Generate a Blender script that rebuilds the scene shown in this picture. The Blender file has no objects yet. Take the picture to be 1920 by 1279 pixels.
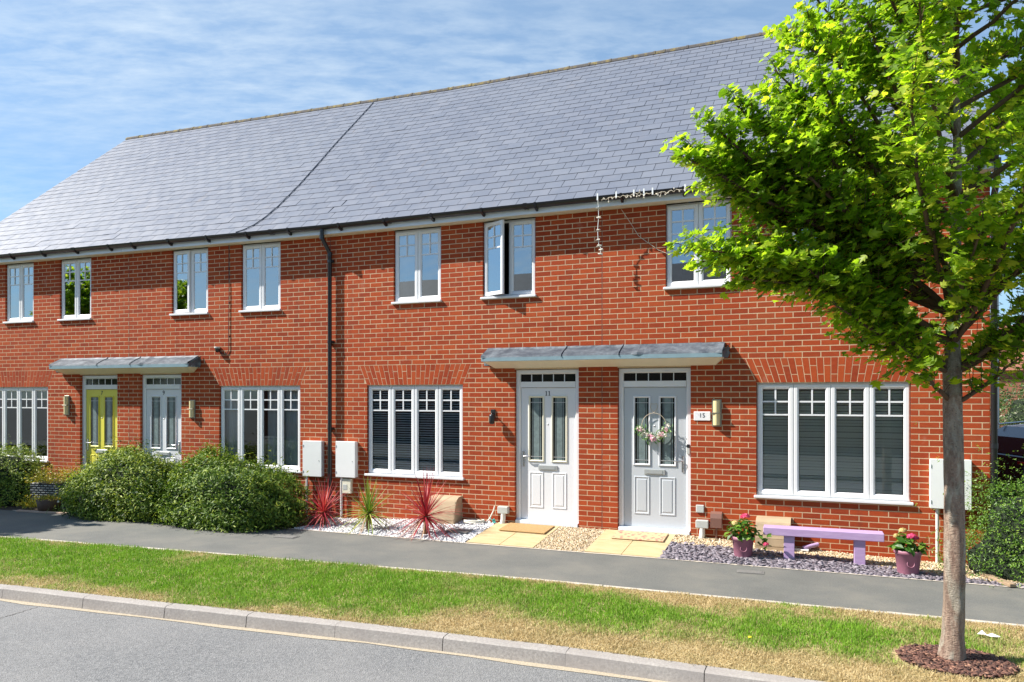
import bpy, math, random
import numpy as np
from mathutils import Vector, Matrix, Euler
R_ = math.radians
rnd = random.Random(11)
NP = np.random.default_rng(5)
S = bpy.context.scene
COL = S.collection

# ------------------------------------------------------------------ camera
cam_d = bpy.data.cameras.new('camera'); cam = bpy.data.objects.new('camera', cam_d); COL.objects.link(cam)
cam.location = (0, -10.65, 2.05); cam.rotation_euler = (R_(90), 0, R_(22.8))
cam_d.sensor_width = 36; cam_d.lens = 1430 / 1920 * 36; cam_d.shift_y = 102.5 / 1920
cam_d.clip_start = 0.05; cam_d.clip_end = 3000
S.camera = cam
CAM = Vector(cam.location)

# ------------------------------------------------------------------ light
SUN_AZ, SUN_EL = 67.5, 43.6          # degrees to the left of the street facing normal, elevation
to_sun = Vector((-math.sin(R_(SUN_AZ)) * math.cos(R_(SUN_EL)), -math.cos(R_(SUN_AZ)) * math.cos(R_(SUN_EL)), math.sin(R_(SUN_EL))))
sd = bpy.data.lights.new('sun', 'SUN'); sd.energy = 5.0; sd.angle = R_(0.5); sd.color = (1.0, 0.94, 0.86)
sun = bpy.data.objects.new('sun', sd); COL.objects.link(sun)
sun.rotation_euler = (-to_sun).to_track_quat('-Z', 'Y').to_euler(); sun.location = (-12, -10, 20)
W = bpy.data.worlds.new('World'); S.world = W; W.use_nodes = True
wn = W.node_tree; wn.nodes.clear()
def N(nt, typ, **kw):
    n = nt.nodes.new(typ)
    for k, v in kw.items():
        if k in n.inputs.keys() if isinstance(k, str) else False: n.inputs[k].default_value = v
        else: setattr(n, k, v)
    return n
sky = N(wn, 'ShaderNodeTexSky', sky_type='NISHITA', sun_disc=False, sun_elevation=R_(SUN_EL),
        sun_rotation=math.atan2(to_sun.x, to_sun.y), altitude=50, air_density=1.0, dust_density=0.35, ozone_density=2.2)
tc = N(wn, 'ShaderNodeTexCoord'); sep = N(wn, 'ShaderNodeSeparateXYZ'); wn.links.new(tc.outputs['Generated'], sep.inputs[0])
def wm(op, a, b=None, c=None, clamp=False):
    m = N(wn, 'ShaderNodeMath', operation=op, use_clamp=clamp)
    for i, v in enumerate((a, b, c)):
        if v is None: continue
        if isinstance(v, (int, float)): m.inputs[i].default_value = v
        else: wn.links.new(v, m.inputs[i])
    return m.outputs[0]
zc = wm('ADD', wm('MAXIMUM', sep.outputs[2], 0.0), 0.12)
cx = wm('DIVIDE', sep.outputs[0], zc); cy = wm('DIVIDE', sep.outputs[1], zc)
ca, sa = math.cos(R_(25)), math.sin(R_(25))
cu = wm('ADD', wm('MULTIPLY', cx, ca), wm('MULTIPLY', cy, sa)); cv = wm('SUBTRACT', wm('MULTIPLY', cy, ca), wm('MULTIPLY', cx, sa))
def cloud(su, sv, scale, detail, rough, lo, hi, off, dist=0.15):
    cb = N(wn, 'ShaderNodeCombineXYZ'); wn.links.new(wm('MULTIPLY', cu, su), cb.inputs[0]); wn.links.new(wm('MULTIPLY', cv, sv), cb.inputs[1]); cb.inputs[2].default_value = off
    t = N(wn, 'ShaderNodeTexNoise'); t.inputs['Scale'].default_value = scale; t.inputs['Detail'].default_value = detail; t.inputs['Roughness'].default_value = rough; t.inputs['Distortion'].default_value = dist
    wn.links.new(cb.outputs[0], t.inputs['Vector'])
    mr = N(wn, 'ShaderNodeMapRange', clamp=True); mr.inputs[1].default_value = lo; mr.inputs[2].default_value = hi
    wn.links.new(t.outputs[0], mr.inputs[0]); return mr.outputs[0]
big = cloud(0.55, 1.0, 0.9, 4, 0.5, 0.34, 0.66, 3.1)
fine = cloud(2.4, 5.2, 3.4, 6, 0.60, 0.36, 0.80, 8.3)
soft = cloud(0.5, 1.3, 0.8, 4, 0.55, 0.42, 0.78, 1.7)
cm = wm('ADD', wm('MULTIPLY', wm('MULTIPLY', big, fine), 0.56), wm('MULTIPLY', soft, 0.30), clamp=True)
hsv = N(wn, 'ShaderNodeHueSaturation'); hsv.inputs['Saturation'].default_value = 1.02; hsv.inputs['Value'].default_value = 1.0
wn.links.new(sky.outputs[0], hsv.inputs['Color'])
mx = N(wn, 'ShaderNodeMix', data_type='RGBA'); wn.links.new(cm, mx.inputs[0]); tint = N(wn, 'ShaderNodeMix', data_type='RGBA', blend_type='MULTIPLY'); tint.inputs[0].default_value = 1; tint.inputs[7].default_value = (0.95, 1.24, 1.46, 1)
wn.links.new(hsv.outputs[0], tint.inputs[6]); veil = N(wn, 'ShaderNodeMix', data_type='RGBA'); veil.inputs[0].default_value = 0.26; veil.inputs[7].default_value = (5.4, 8.2, 11.0, 1)
wn.links.new(tint.outputs[2], veil.inputs[6]); wn.links.new(veil.outputs[2], mx.inputs[6]); mx.inputs[7].default_value = (8.0, 9.2, 10.2, 1)
bg = N(wn, 'ShaderNodeBackground'); bg.inputs[1].default_value = 0.055
wo = N(wn, 'ShaderNodeOutputWorld'); wn.links.new(mx.outputs[2], bg.inputs[0]); wn.links.new(bg.outputs[0], wo.inputs[0])

S.view_settings.view_transform = 'Standard'; S.view_settings.look = 'None'; S.view_settings.gamma = 1
S.view_settings.use_curve_mapping = False; S.view_settings.exposure = 0.95
S.render.engine = 'CYCLES'
S.cycles.max_bounces = 8; S.cycles.transparent_max_bounces = 12; S.cycles.caustics_reflective = False; S.cycles.caustics_refractive = False

# ------------------------------------------------------------------ materials
def lin(r, g, b):
    f = lambda c: ((c / 255 + 0.055) / 1.055) ** 2.4 if c > 10 else c / 255 / 12.92
    return (f(r), f(g), f(b))
class NT:
    def __init__(s, name):
        s.m = bpy.data.materials.new(name); s.m.use_nodes = True; s.t = s.m.node_tree
        s.b = s.t.nodes['Principled BSDF']; s.out = s.t.nodes['Material Output']; s._c = None
    def n(s, typ, **kw):
        n = s.t.nodes.new(typ)
        for k, v in kw.items(): setattr(n, k, v)
        return n
    def l(s, a, b): s.t.links.new(a, b)
    def coord(s, kind='Object'):
        if kind == 'World':
            g = s.n('ShaderNodeNewGeometry'); return g.outputs['Position']
        if not s._c: s._c = s.n('ShaderNodeTexCoord')
        return s._c.outputs[kind]
    def noise(s, scale, detail=4, rough=0.55, vec=None, stretch=None, dist=0.0):
        v = vec or s.coord('World')
        if stretch:
            mp = s.n('ShaderNodeMapping'); mp.inputs['Scale'].default_value = stretch; s.l(v, mp.inputs[0]); v = mp.outputs[0]
        t = s.n('ShaderNodeTexNoise'); t.inputs['Scale'].default_value = scale; t.inputs['Detail'].default_value = detail
        t.inputs['Roughness'].default_value = rough; t.inputs['Distortion'].default_value = dist; s.l(v, t.inputs['Vector']); return t.outputs[0]
    def ramp(s, fac, stops):
        r = s.n('ShaderNodeValToRGB'); s.l(fac, r.inputs[0]); e = r.color_ramp.elements
        while len(e) < len(stops): e.new(0.5)
        for i, (p, c) in enumerate(stops): e[i].position = p; e[i].color = (*c, 1) if len(c) == 3 else c
        return r.outputs[0]
    def rng(s, fac, a, b, c=0, d=1):
        m = s.n('ShaderNodeMapRange', clamp=True); s.l(fac, m.inputs[0])
        for i, v in enumerate((a, b, c, d)): m.inputs[i + 1].default_value = v
        return m.outputs[0]
    def mix(s, fac, a, b, mode='MIX'):
        m = s.n('ShaderNodeMix', data_type='RGBA', blend_type=mode)
        for v, i in ((fac, 0), (a, 6), (b, 7)):
            if isinstance(v, (int, float)): m.inputs[i].default_value = v
            elif isinstance(v, tuple): m.inputs[i].default_value = (*v, 1)
            else: s.l(v, m.inputs[i])
        return m.outputs[2]
    def math(s, op, a, b=None, clamp=False):
        m = s.n('ShaderNodeMath', operation=op, use_clamp=clamp)
        for i, v in enumerate((a, b)):
            if v is None: continue
            if isinstance(v, (int, float)): m.inputs[i].default_value = v
            else: s.l(v, m.inputs[i])
        return m.outputs[0]
    def attr(s, name):
        a = s.n('ShaderNodeAttribute', attribute_name=name); return a
    def rand(s):
        return s.n('ShaderNodeObjectInfo').outputs['Random']
    def tone(s):    # one random value per piece: face attribute on joined pieces, object random on single ones
        return s.math('FRACT', s.math('ADD', s.math('MULTIPLY', s.attr('tone').outputs['Fac'], 7.31), s.rand()))
    def color(s, c):
        if isinstance(c, tuple): s.b.inputs['Base Color'].default_value = (*c, 1)
        else: s.l(c, s.b.inputs['Base Color'])
    def bump(s, h, strength=0.3, dist=0.01):
        b = s.n('ShaderNodeBump'); b.inputs['Strength'].default_value = strength; b.inputs['Distance'].default_value = dist
        s.l(h, b.inputs['Height']); s.l(b.outputs[0], s.b.inputs['Normal'])
    def set(s, **kw):
        for k, v in kw.items():
            i = s.b.inputs[k.replace('_', ' ')]
            if isinstance(v, (int, float, tuple)): i.default_value = v
            else: s.l(v, i)
MAT = {}
def simple(name, c, rough=0.5, metal=0.0, var=0.0, scale=8, spec=0.5, bump=0.0, bscale=60, bd=0.004):
    k = NT(name)
    if var:
        n = k.noise(scale, 5)
        k.color(k.mix(k.rng(n, 0.3, 0.7), tuple(x * (1 - var) for x in c), tuple(min(1, x * (1 + var)) for x in c)))
    else: k.color(c)
    k.set(Roughness=rough, Metallic=metal); k.b.inputs['Specular IOR Level'].default_value = spec
    if bump: k.bump(k.noise(bscale, 4), bump, bd)
    MAT[name] = k.m; return k.m

# brick
k = NT('brick'); tn = k.tone()
base = k.ramp(tn, [(0.0, (0.25, 0.032, 0.010)), (0.3, (0.31, 0.041, 0.011)), (0.62, (0.355, 0.051, 0.013)), (0.88, (0.395, 0.066, 0.016)), (1.0, (0.29, 0.052, 0.018))])
n1 = k.noise(55, 5, 0.65); n2 = k.noise(9, 4, 0.6, stretch=(1, 1, 3))
cc = k.mix(k.rng(n2, 0.35, 0.72, 0, 0.5), base, k.mix(0.5, base, (0.46, 0.11, 0.03)))
cc = k.mix(k.rng(n1, 0.55, 0.8, 0, 0.45), cc, k.mix(0.5, cc, (0.14, 0.028, 0.018)))
big_n = k.noise(0.7, 4, 0.6); cc = k.mix(k.rng(big_n, 0.42, 0.75, 0, 0.15), cc, (0.50, 0.15, 0.07))
run = k.noise(3.2, 5, 0.65, stretch=(1.6, 1.6, 0.22)); cc = k.mix(k.rng(run, 0.56, 0.72, 0, 0.34), cc, (0.15, 0.035, 0.022)); eff = k.noise(1.9, 6, 0.7, dist=0.8); cc = k.mix(k.rng(eff, 0.62, 0.74, 0, 0.22), cc, (0.55, 0.36, 0.27))
k.color(cc); k.set(Roughness=0.9); k.b.inputs['Specular IOR Level'].default_value = 0.25
k.bump(k.noise(140, 5, 0.7), 0.55, 0.004); MAT['brick'] = k.m
k = NT('mortar'); n1 = k.noise(40, 4); n2 = k.noise(1.2, 4)
k.color(k.mix(k.rng(n2, 0.35, 0.7, 0, 0.8), k.mix(k.rng(n1, 0.3, 0.7), (0.58, 0.41, 0.24), (0.70, 0.53, 0.34)), (0.50, 0.35, 0.22)))
k.set(Roughness=0.95); k.bump(k.noise(180, 3), 0.4, 0.003); MAT['mortar'] = k.m
simple('joint_sealant', (0.14, 0.055, 0.04), 0.8)
# slates
k = NT('slate'); tn = k.tone()
base = k.ramp(tn, [(0, (0.118, 0.130, 0.166)), (0.5, (0.134, 0.146, 0.182)), (1, (0.152, 0.163, 0.198))])
st = k.noise(1.1, 5, 0.7, vec=k.coord('World'), stretch=(2.4, 0.7, 0.7)); st2 = k.noise(14, 4)
cc = k.mix(k.math('MULTIPLY', k.rng(st, 0.60, 0.74, 0, 1), k.rng(st2, 0.42, 0.66, 0, 0.75)), base, (0.18, 0.135, 0.10))
wet = k.noise(0.35, 3); cc = k.mix(k.rng(wet, 0.3, 0.7, 0, 0.35), cc, (0.20, 0.215, 0.24))
k.color(cc); k.set(Roughness=k.rng(k.noise(6, 4), 0.3, 0.7, 0.38, 0.52)); k.b.inputs['Specular IOR Level'].default_value = 0.75
k.bump(k.noise(90, 4, 0.6), 0.25, 0.003); MAT['slate'] = k.m
simple('roof_felt', (0.03, 0.03, 0.035), 0.9)
k = NT('ridge_tile'); n1 = k.noise(7, 6, 0.7); n2 = k.noise(30, 4, 0.6)
k.color(k.mix(k.rng(n1, 0.46, 0.62), (0.085, 0.078, 0.075), k.mix(k.rng(n2, 0.4, 0.6), (0.26, 0.21, 0.045), (0.16, 0.11, 0.07)))); k.set(Roughness=0.9); k.bump(n2, 0.5, 0.01); MAT['ridge_tile'] = k.m
# plastics, metals
k = NT('upvc_white'); k.color(k.mix(k.rng(k.noise(2.5, 4), 0.4, 0.75, 0, 0.35), (0.76, 0.77, 0.78), (0.68, 0.68, 0.67))); k.set(Roughness=0.32); MAT['upvc_white'] = k.m
k = NT('upvc_shade_blue'); k.color(k.mix(k.rng(k.noise(3, 5, 0.7, stretch=(0.5, 1, 3)), 0.45, 0.75, 0, 0.8), (0.76, 0.82, 0.89), (0.64, 0.69, 0.75))); k.set(Roughness=0.4); MAT['upvc_shade_blue'] = k.m  # white fascia plastic, blue cast of eaves shade put into the base colour
simple('soffit_cream', (0.80, 0.74, 0.58), 0.5, var=0.04)
simple('trim_cream', (0.74, 0.71, 0.56), 0.4)
k = NT('lead'); n1 = k.noise(3.2, 6, 0.7, dist=1.2); n2 = k.noise(16, 5, 0.6)
k.color(k.mix(k.rng(n1, 0.38, 0.66), (0.045, 0.060, 0.080), k.mix(k.rng(n2, 0.35, 0.65), (0.10, 0.125, 0.15), (0.17, 0.20, 0.225)))); k.set(Roughness=0.6, Metallic=0.1)
k.bump(k.noise(5, 4, 0.5, stretch=(1, 1, 0.6)), 0.5, 0.02); MAT['lead'] = k.m
simple('canopy_edge', (0.21, 0.31, 0.35), 0.45, var=0.1)
simple('gutter_black', (0.010, 0.011, 0.014), 0.3, spec=0.6)
simple('black_plastic', (0.02, 0.02, 0.022), 0.35)
simple('steel', (0.55, 0.55, 0.56), 0.25, 1.0)
simple('letter_grey', (0.42, 0.44, 0.44), 0.4, 0.3)
simple('door_white', (0.72, 0.73, 0.75), 0.35)
simple('door_grey', (0.50, 0.53, 0.56), 0.35)
simple('door_yellow', (0.72, 0.66, 0.085), 0.35)
simple('letter_dark', (0.05, 0.055, 0.07), 0.5)
simple('box_white', (0.78, 0.79, 0.77), 0.4, var=0.03, scale=3)
simple('pipe_white', (0.72, 0.70, 0.66), 0.5, var=0.06)
simple('grey_plastic', (0.48, 0.50, 0.47), 0.5, var=0.05)
simple('hose_white', (0.72, 0.70, 0.60), 0.5)
simple('teal_plastic', (0.05, 0.42, 0.38), 0.4)
simple('brown_plastic', (0.20, 0.10, 0.075), 0.5)
simple('lamp_cream', (0.66, 0.56, 0.30), 0.45)
simple('lamp_metal', (0.30, 0.29, 0.24), 0.4, 0.6)
simple('blind_white', (0.84, 0.86, 0.84), 0.5)
simple('curtain', (0.55, 0.57, 0.60), 0.9, var=0.06)
simple('interior', (0.10, 0.095, 0.09), 0.9)
simple('floor_interior', (0.16, 0.13, 0.10), 0.9)
simple('lead_came', (0.06, 0.06, 0.065), 0.5, 0.5)
simple('came_light', (0.6, 0.6, 0.6), 0.4, 0.2)
simple('obscure_glass', (0.17, 0.22, 0.22), 0.12, var=0.2, scale=20, bump=0.4, bscale=70)
simple('fan_dark', (0.015, 0.017, 0.016), 0.1)
k = NT('doormat'); k.color(k.mix(k.rng(k.noise(60, 3), 0.3, 0.7), (0.36, 0.21, 0.08), (0.50, 0.32, 0.14))); k.set(Roughness=1.0); k.bump(k.noise(300, 2), 0.8, 0.006); MAT['doormat'] = k.m
k = NT('patterned_mat'); v = k.n('ShaderNodeTexVoronoi'); v.inputs['Scale'].default_value = 16; k.l(k.coord('World'), v.inputs['Vector'])
k.color(k.mix(k.rng(v.outputs['Distance'], 0.25, 0.45), (0.50, 0.16, 0.14), (0.58, 0.42, 0.24))); k.set(Roughness=1.0); k.bump(k.noise(300, 2), 0.8, 0.005); MAT['patterned_mat'] = k.m
k = NT('gas_box'); wv = k.n('ShaderNodeTexWave', wave_type='BANDS', bands_direction='Z'); wv.inputs['Scale'].default_value = 2.2; wv.inputs['Distortion'].default_value = 1.5; k.l(k.coord('World'), wv.inputs['Vector'])
k.color(k.mix(k.rng(k.noise(5, 5), 0.35, 0.7), (0.46, 0.35, 0.22), (0.36, 0.27, 0.17))); k.set(Roughness=0.8); k.bump(k.noise(60, 4), 0.3, 0.004); MAT['gas_box'] = k.m
def glass(name, base, tint):
    k = NT(name); t = k.t
    for n in list(t.nodes):
        if n != k.out: t.nodes.remove(n)
    tr = k.n('ShaderNodeBsdfTransparent'); tr.inputs[0].default_value = (*tint, 1)
    gl = k.n('ShaderNodeBsdfGlossy'); gl.inputs['Roughness'].default_value = 0.004; gl.inputs['Color'].default_value = (0.86, 0.95, 1, 1)
    bp = k.n('ShaderNodeBump'); bp.inputs['Strength'].default_value = 0.02; bp.inputs['Distance'].default_value = 0.01
    k.l(k.noise(2.0, 1), bp.inputs['Height']); k.l(bp.outputs[0], gl.inputs['Normal'])
    fr = k.n('ShaderNodeFresnel'); fr.inputs[0].default_value = 1.5
    mxs = k.n('ShaderNodeMixShader'); f = k.math('ADD', k.math('MULTIPLY', fr.outputs[0], 1.4), base, clamp=True)
    k.l(f, mxs.inputs[0]); k.l(tr.outputs[0], mxs.inputs[1]); k.l(gl.outputs[0], mxs.inputs[2]); k.l(mxs.outputs[0], k.out.inputs[0])
    MAT[name] = k.m
glass('glass', 0.04, (0.95, 0.98, 0.97))
glass('glass_upper', 0.34, (0.62, 0.68, 0.68))
# grounds
k = NT('road_asphalt'); n1 = k.noise(150, 3, 0.7); n2 = k.noise(0.9, 5); v = k.n('ShaderNodeTexVoronoi'); v.inputs['Scale'].default_value = 85; k.l(k.coord('World'), v.inputs['Vector'])
v2 = k.noise(38, 4, 0.8); cc = k.mix(v.outputs['Color'], (0.10, 0.103, 0.105), (0.27, 0.27, 0.265)); cc = k.mix(k.rng(v2, 0.52, 0.68, 0, 0.55), cc, (0.38, 0.37, 0.36)); cc = k.mix(k.rng(v2, 0.46, 0.34, 0, 0.6), cc, (0.055, 0.055, 0.06)); cc = k.mix(k.rng(n1, 0.35, 0.65, 0, 0.55), cc, (0.125, 0.127, 0.13)); cc = k.mix(k.rng(n2, 0.4, 0.7, 0, 0.4), cc, (0.27, 0.262, 0.25))
k.color(cc); k.set(Roughness=0.85); k.bump(v.outputs['Distance'], 0.8, 0.006); MAT['road_asphalt'] = k.m
k = NT('path_asphalt'); n1 = k.noise(60, 5, 0.85); n2 = k.noise(0.9, 6, 0.7); n3 = k.noise(120, 1)
cc = k.mix(k.rng(n1, 0.3, 0.7), (0.075, 0.078, 0.072), (0.185, 0.187, 0.172)); cc = k.mix(k.rng(n2, 0.45, 0.62, 0, 0.5), cc, (0.205, 0.195, 0.165)); cc = k.mix(k.rng(n2, 0.45, 0.3, 0, 0.45), cc, (0.085, 0.09, 0.083)); cc = k.mix(k.rng(n3, 0.72, 0.76, 0, 0.5), cc, (0.42, 0.39, 0.34))
k.color(cc); k.set(Roughness=0.9); k.bump(n1, 0.5, 0.004); MAT['path_asphalt'] = k.m
k = NT('concrete_kerb'); n1 = k.noise(45, 5, 0.7); n2 = k.noise(3, 5)
cc = k.mix(k.rng(n1, 0.35, 0.7), (0.26, 0.24, 0.22), (0.44, 0.41, 0.375)); cc = k.mix(k.rng(n2, 0.42, 0.66, 0, 0.6), cc, (0.27, 0.245, 0.23))
cc = k.mix(k.math('MULTIPLY', k.tone(), 0.25), cc, (0.34, 0.30, 0.27))
k.color(cc); k.set(Roughness=0.9); k.bump(n1, 0.5, 0.006); MAT['concrete_kerb'] = k.m
simple('edging', (0.50, 0.45, 0.38), 0.9, var=0.15, scale=20)
simple('soil_dark', (0.055, 0.04, 0.03), 1.0, var=0.3, scale=12, bump=0.6, bscale=30, bd=0.02)
simple('sand_grit', (0.40, 0.34, 0.25), 1.0, var=0.25, scale=70, bump=0.5, bscale=120)
k = NT('turf_base'); n1 = k.noise(3, 5); k.color(k.mix(k.rng(n1, 0.35, 0.65), (0.26, 0.21, 0.08), (0.48, 0.37, 0.19))); k.set(Roughness=1.0); k.bump(k.noise(60, 4), 0.8, 0.02); MAT['turf_base'] = k.m
k = NT('paving_buff'); n1 = k.noise(5, 5, 0.6, stretch=(1, 3, 1)); n2 = k.noise(120, 3)
cc = k.mix(k.rng(n1, 0.3, 0.7), (0.48, 0.37, 0.19), (0.56, 0.45, 0.26)); cc = k.mix(k.rng(n2, 0.3, 0.7, 0, 0.25), cc, (0.38, 0.27, 0.14)); k.color(cc); k.set(Roughness=0.85); k.bump(n1, 0.3, 0.006); MAT['paving_buff'] = k.m
def bits(name, stops, rough=0.8):
    k = NT(name); c = k.ramp(k.tone(), stops); c = k.mix(k.rng(k.noise(90, 3), 0.4, 0.7, 0, 0.3), c, k.mix(0.5, c, (0.1, 0.09, 0.08))); k.color(c); k.set(Roughness=rough); MAT[name] = k.m
bits('pebble_white', [(0, (0.50, 0.50, 0.52)), (0.5, (0.66, 0.66, 0.67)), (1, (0.76, 0.75, 0.74))])
bits('gravel_gold', [(0, (0.26, 0.18, 0.11)), (0.35, (0.50, 0.37, 0.20)), (0.7, (0.62, 0.50, 0.33)), (1, (0.72, 0.65, 0.52))])
bits('slate_chip', [(0, (0.10, 0.085, 0.105)), (0.5, (0.20, 0.175, 0.205)), (1, (0.33, 0.30, 0.34))], 0.55)
bits('bark_chip', [(0, (0.05, 0.022, 0.016)), (0.6, (0.14, 0.060, 0.042)), (0.9, (0.24, 0.12, 0.08)), (1, (0.36, 0.19, 0.12))])
bits('grass', [(0, (0.1, 0.1, 0.1)), (1, (0.2, 0.2, 0.2))])
k = NT('grass_blade'); a = k.attr('col'); k.color(a.outputs['Color']); k.set(Roughness=0.6); k.b.inputs['Specular IOR Level'].default_value = 0.3
trn = k.n('ShaderNodeBsdfTranslucent'); k.l(a.outputs['Color'], trn.inputs[0]); ms = k.n('ShaderNodeMixShader'); ms.inputs[0].default_value = 0.35
k.l(k.b.outputs[0], ms.inputs[1]); k.l(trn.outputs[0], ms.inputs[2]); k.l(ms.outputs[0], k.out.inputs[0]); MAT['grass_blade'] = k.m
def leafmat(name, stops, trans=0.4, rough=0.45, spec=0.4, tcol=1.3):
    k = NT(name); c = k.ramp(k.tone(), stops); c = k.mix(k.rng(k.noise(2.2, 3), 0.3, 0.7, 0, 0.35), c, k.mix(0.5, c, stops[0][1]))
    k.color(c); k.set(Roughness=rough); k.b.inputs['Specular IOR Level'].default_value = spec
    tr = k.n('ShaderNodeBsdfTranslucent'); tc_ = k.mix(1.0, c, (tcol, tcol, tcol * 0.5), 'MULTIPLY'); k.l(tc_, tr.inputs[0])
    ms = k.n('ShaderNodeMixShader'); ms.inputs[0].default_value = trans; k.l(k.b.outputs[0], ms.inputs[1]); k.l(tr.outputs[0], ms.inputs[2]); k.l(ms.outputs[0], k.out.inputs[0])
    MAT[name] = k.m
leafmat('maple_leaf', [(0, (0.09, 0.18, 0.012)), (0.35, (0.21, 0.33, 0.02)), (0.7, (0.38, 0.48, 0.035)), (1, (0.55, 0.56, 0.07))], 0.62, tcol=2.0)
leafmat('shrub_leaf', [(0, (0.022, 0.055, 0.012)), (0.4, (0.06, 0.13, 0.018)), (0.75, (0.20, 0.30, 0.035)), (1, (0.46, 0.52, 0.10))], 0.25, rough=0.5, spec=0.3)
leafmat('lime_leaf', [(0, (0.20, 0.24, 0.02)), (0.6, (0.42, 0.38, 0.03)), (1, (0.60, 0.42, 0.05))], 0.35)
simple('dry_leaf', (0.42, 0.27, 0.17), 0.8)
leafmat('small_leaf', [(0, (0.04, 0.11, 0.015)), (0.6, (0.14, 0.27, 0.03)), (1, (0.34, 0.46, 0.07))], 0.25, rough=0.35)
leafmat('cordyline_red', [(0, (0.20, 0.015, 0.03)), (0.5, (0.46, 0.035, 0.06)), (1, (0.60, 0.16, 0.16))], 0.25)
leafmat('cordyline_green', [(0, (0.07, 0.15, 0.015)), (0.6, (0.22, 0.32, 0.03)), (1, (0.50, 0.46, 0.13))], 0.25)
leafmat('potplant_leaf', [(0, (0.03, 0.10, 0.012)), (0.6, (0.09, 0.22, 0.02)), (1, (0.24, 0.36, 0.05))], 0.3)
leafmat('dark_tree_leaf', [(0, (0.02, 0.05, 0.012)), (0.6, (0.05, 0.10, 0.02)), (1, (0.10, 0.17, 0.03))], 0.2)
leafmat('blossom_leaf', [(0, (0.04, 0.08, 0.02)), (0.5, (0.10, 0.15, 0.04)), (0.8, (0.45, 0.42, 0.30)), (1, (0.70, 0.66, 0.52))], 0.2)
leafmat('pink_petal', [(0, (0.55, 0.03, 0.13)), (1, (0.80, 0.12, 0.25))], 0.25)
leafmat('cream_petal', [(0, (0.55, 0.45, 0.16)), (1, (0.75, 0.60, 0.30))], 0.25)
leafmat('white_petal', [(0, (0.75, 0.66, 0.64)), (1, (0.82, 0.80, 0.76))], 0.25)
leafmat('garland_leaf', [(0, (0.07, 0.20, 0.04)), (1, (0.25, 0.42, 0.14))], 0.25)
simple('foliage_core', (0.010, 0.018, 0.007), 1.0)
k = NT('maple_bark'); n1 = k.noise(30, 6, 0.7, stretch=(1, 1, 0.30)); n2 = k.noise(5, 5, 0.65, stretch=(1.4, 1.4, 0.5), dist=0.8); n3 = k.noise(60, 4, 0.7, stretch=(0.6, 0.6, 1.6)); n4 = k.noise(1.6, 3, 0.5)
cc = k.mix(k.rng(n1, 0.34, 0.66), (0.19, 0.115, 0.085), (0.43, 0.32, 0.24)); cc = k.mix(k.rng(n2, 0.47, 0.60, 0, 0.85), cc, k.mix(k.rng(n1, 0.35, 0.65), (0.30, 0.275, 0.21), (0.55, 0.51, 0.42)))
cc = k.mix(k.rng(n4, 0.42, 0.62, 0, 0.4), cc, (0.14, 0.11, 0.085)); cc = k.mix(k.rng(n3, 0.60, 0.68, 0, 0.85), cc, (0.05, 0.035, 0.025)); cc = k.mix(k.rng(n3, 0.36, 0.28, 0, 0.6), cc, (0.50, 0.46, 0.38))
k.color(cc); k.set(Roughness=0.9); k.bump(k.math('ADD', n1, n3), 1.0, 0.02); MAT['maple_bark'] = k.m
simple('twig', (0.10, 0.06, 0.035), 0.9)
simple('palm_stem', (0.26, 0.14, 0.07), 0.9, var=0.3, scale=40, bump=0.7, bscale=80, bd=0.01)
k = NT('lilac_paint'); n1 = k.noise(6, 5, 0.6, stretch=(1, 6, 6)); k.color(k.mix(k.rng(n1, 0.35, 0.7), (0.42, 0.28, 0.49), (0.50, 0.36, 0.57))); k.set(Roughness=0.55); k.bump(n1, 0.25, 0.004); MAT['lilac_paint'] = k.m
simple('mauve_pot', (0.30, 0.12, 0.17), 0.5, var=0.12, scale=7)
simple('pot_badge', (0.40, 0.22, 0.18), 0.5)
simple('planter_black', (0.022, 0.024, 0.028), 0.5)
simple('pot_brown', (0.10, 0.055, 0.035), 0.7, var=0.2)
simple('stone_pinkish', (0.46, 0.33, 0.25), 0.9, var=0.15, scale=10)
simple('wood_plank', (0.34, 0.24, 0.15), 0.9, var=0.2, scale=14)
simple('ribbon_pink', (0.75, 0.35, 0.45), 0.6)
simple('wicker', (0.55, 0.46, 0.34), 0.7)
simple('light_wire', (0.62, 0.55, 0.42), 0.6)
simple('bulb_clear', (0.75, 0.70, 0.58), 0.2)
simple('cable_dark', (0.03, 0.03, 0.035), 0.5)
simple('cable_roof', (0.09, 0.10, 0.125), 0.5)
simple('iron_cover', (0.17, 0.165, 0.155), 0.8, var=0.2, scale=50, bump=0.6, bscale=90)
simple('car_paint', (0.008, 0.012, 0.035), 0.18, 0.3, spec=0.7)
simple('car_glass', (0.01, 0.012, 0.016), 0.03, spec=0.8)
simple('tyre', (0.015, 0.015, 0.015), 0.8)
simple('rim', (0.45, 0.46, 0.48), 0.3, 0.9)
simple('car_trim', (0.6, 0.6, 0.62), 0.25, 0.9)
simple('tail_red', (0.45, 0.01, 0.015), 0.25)
simple('tarmac_back', (0.13, 0.13, 0.13), 0.9, var=0.1)
simple('ground_far', (0.13, 0.125, 0.115), 1.0, var=0.2, scale=1.5)
simple('lawn_far', (0.06, 0.12, 0.025), 1.0, var=0.3, scale=3)
simple('render_pale', (0.5, 0.46, 0.4), 0.9)
simple('far_brick', (0.26, 0.10, 0.06), 0.9, var=0.15, scale=4)
simple('far_slate', (0.05, 0.055, 0.065), 0.7, var=0.2, scale=3)
simple('galvanised', (0.42, 0.44, 0.44), 0.5, 0.6)
simple('paper_white', (0.8, 0.79, 0.75), 0.7)
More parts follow.
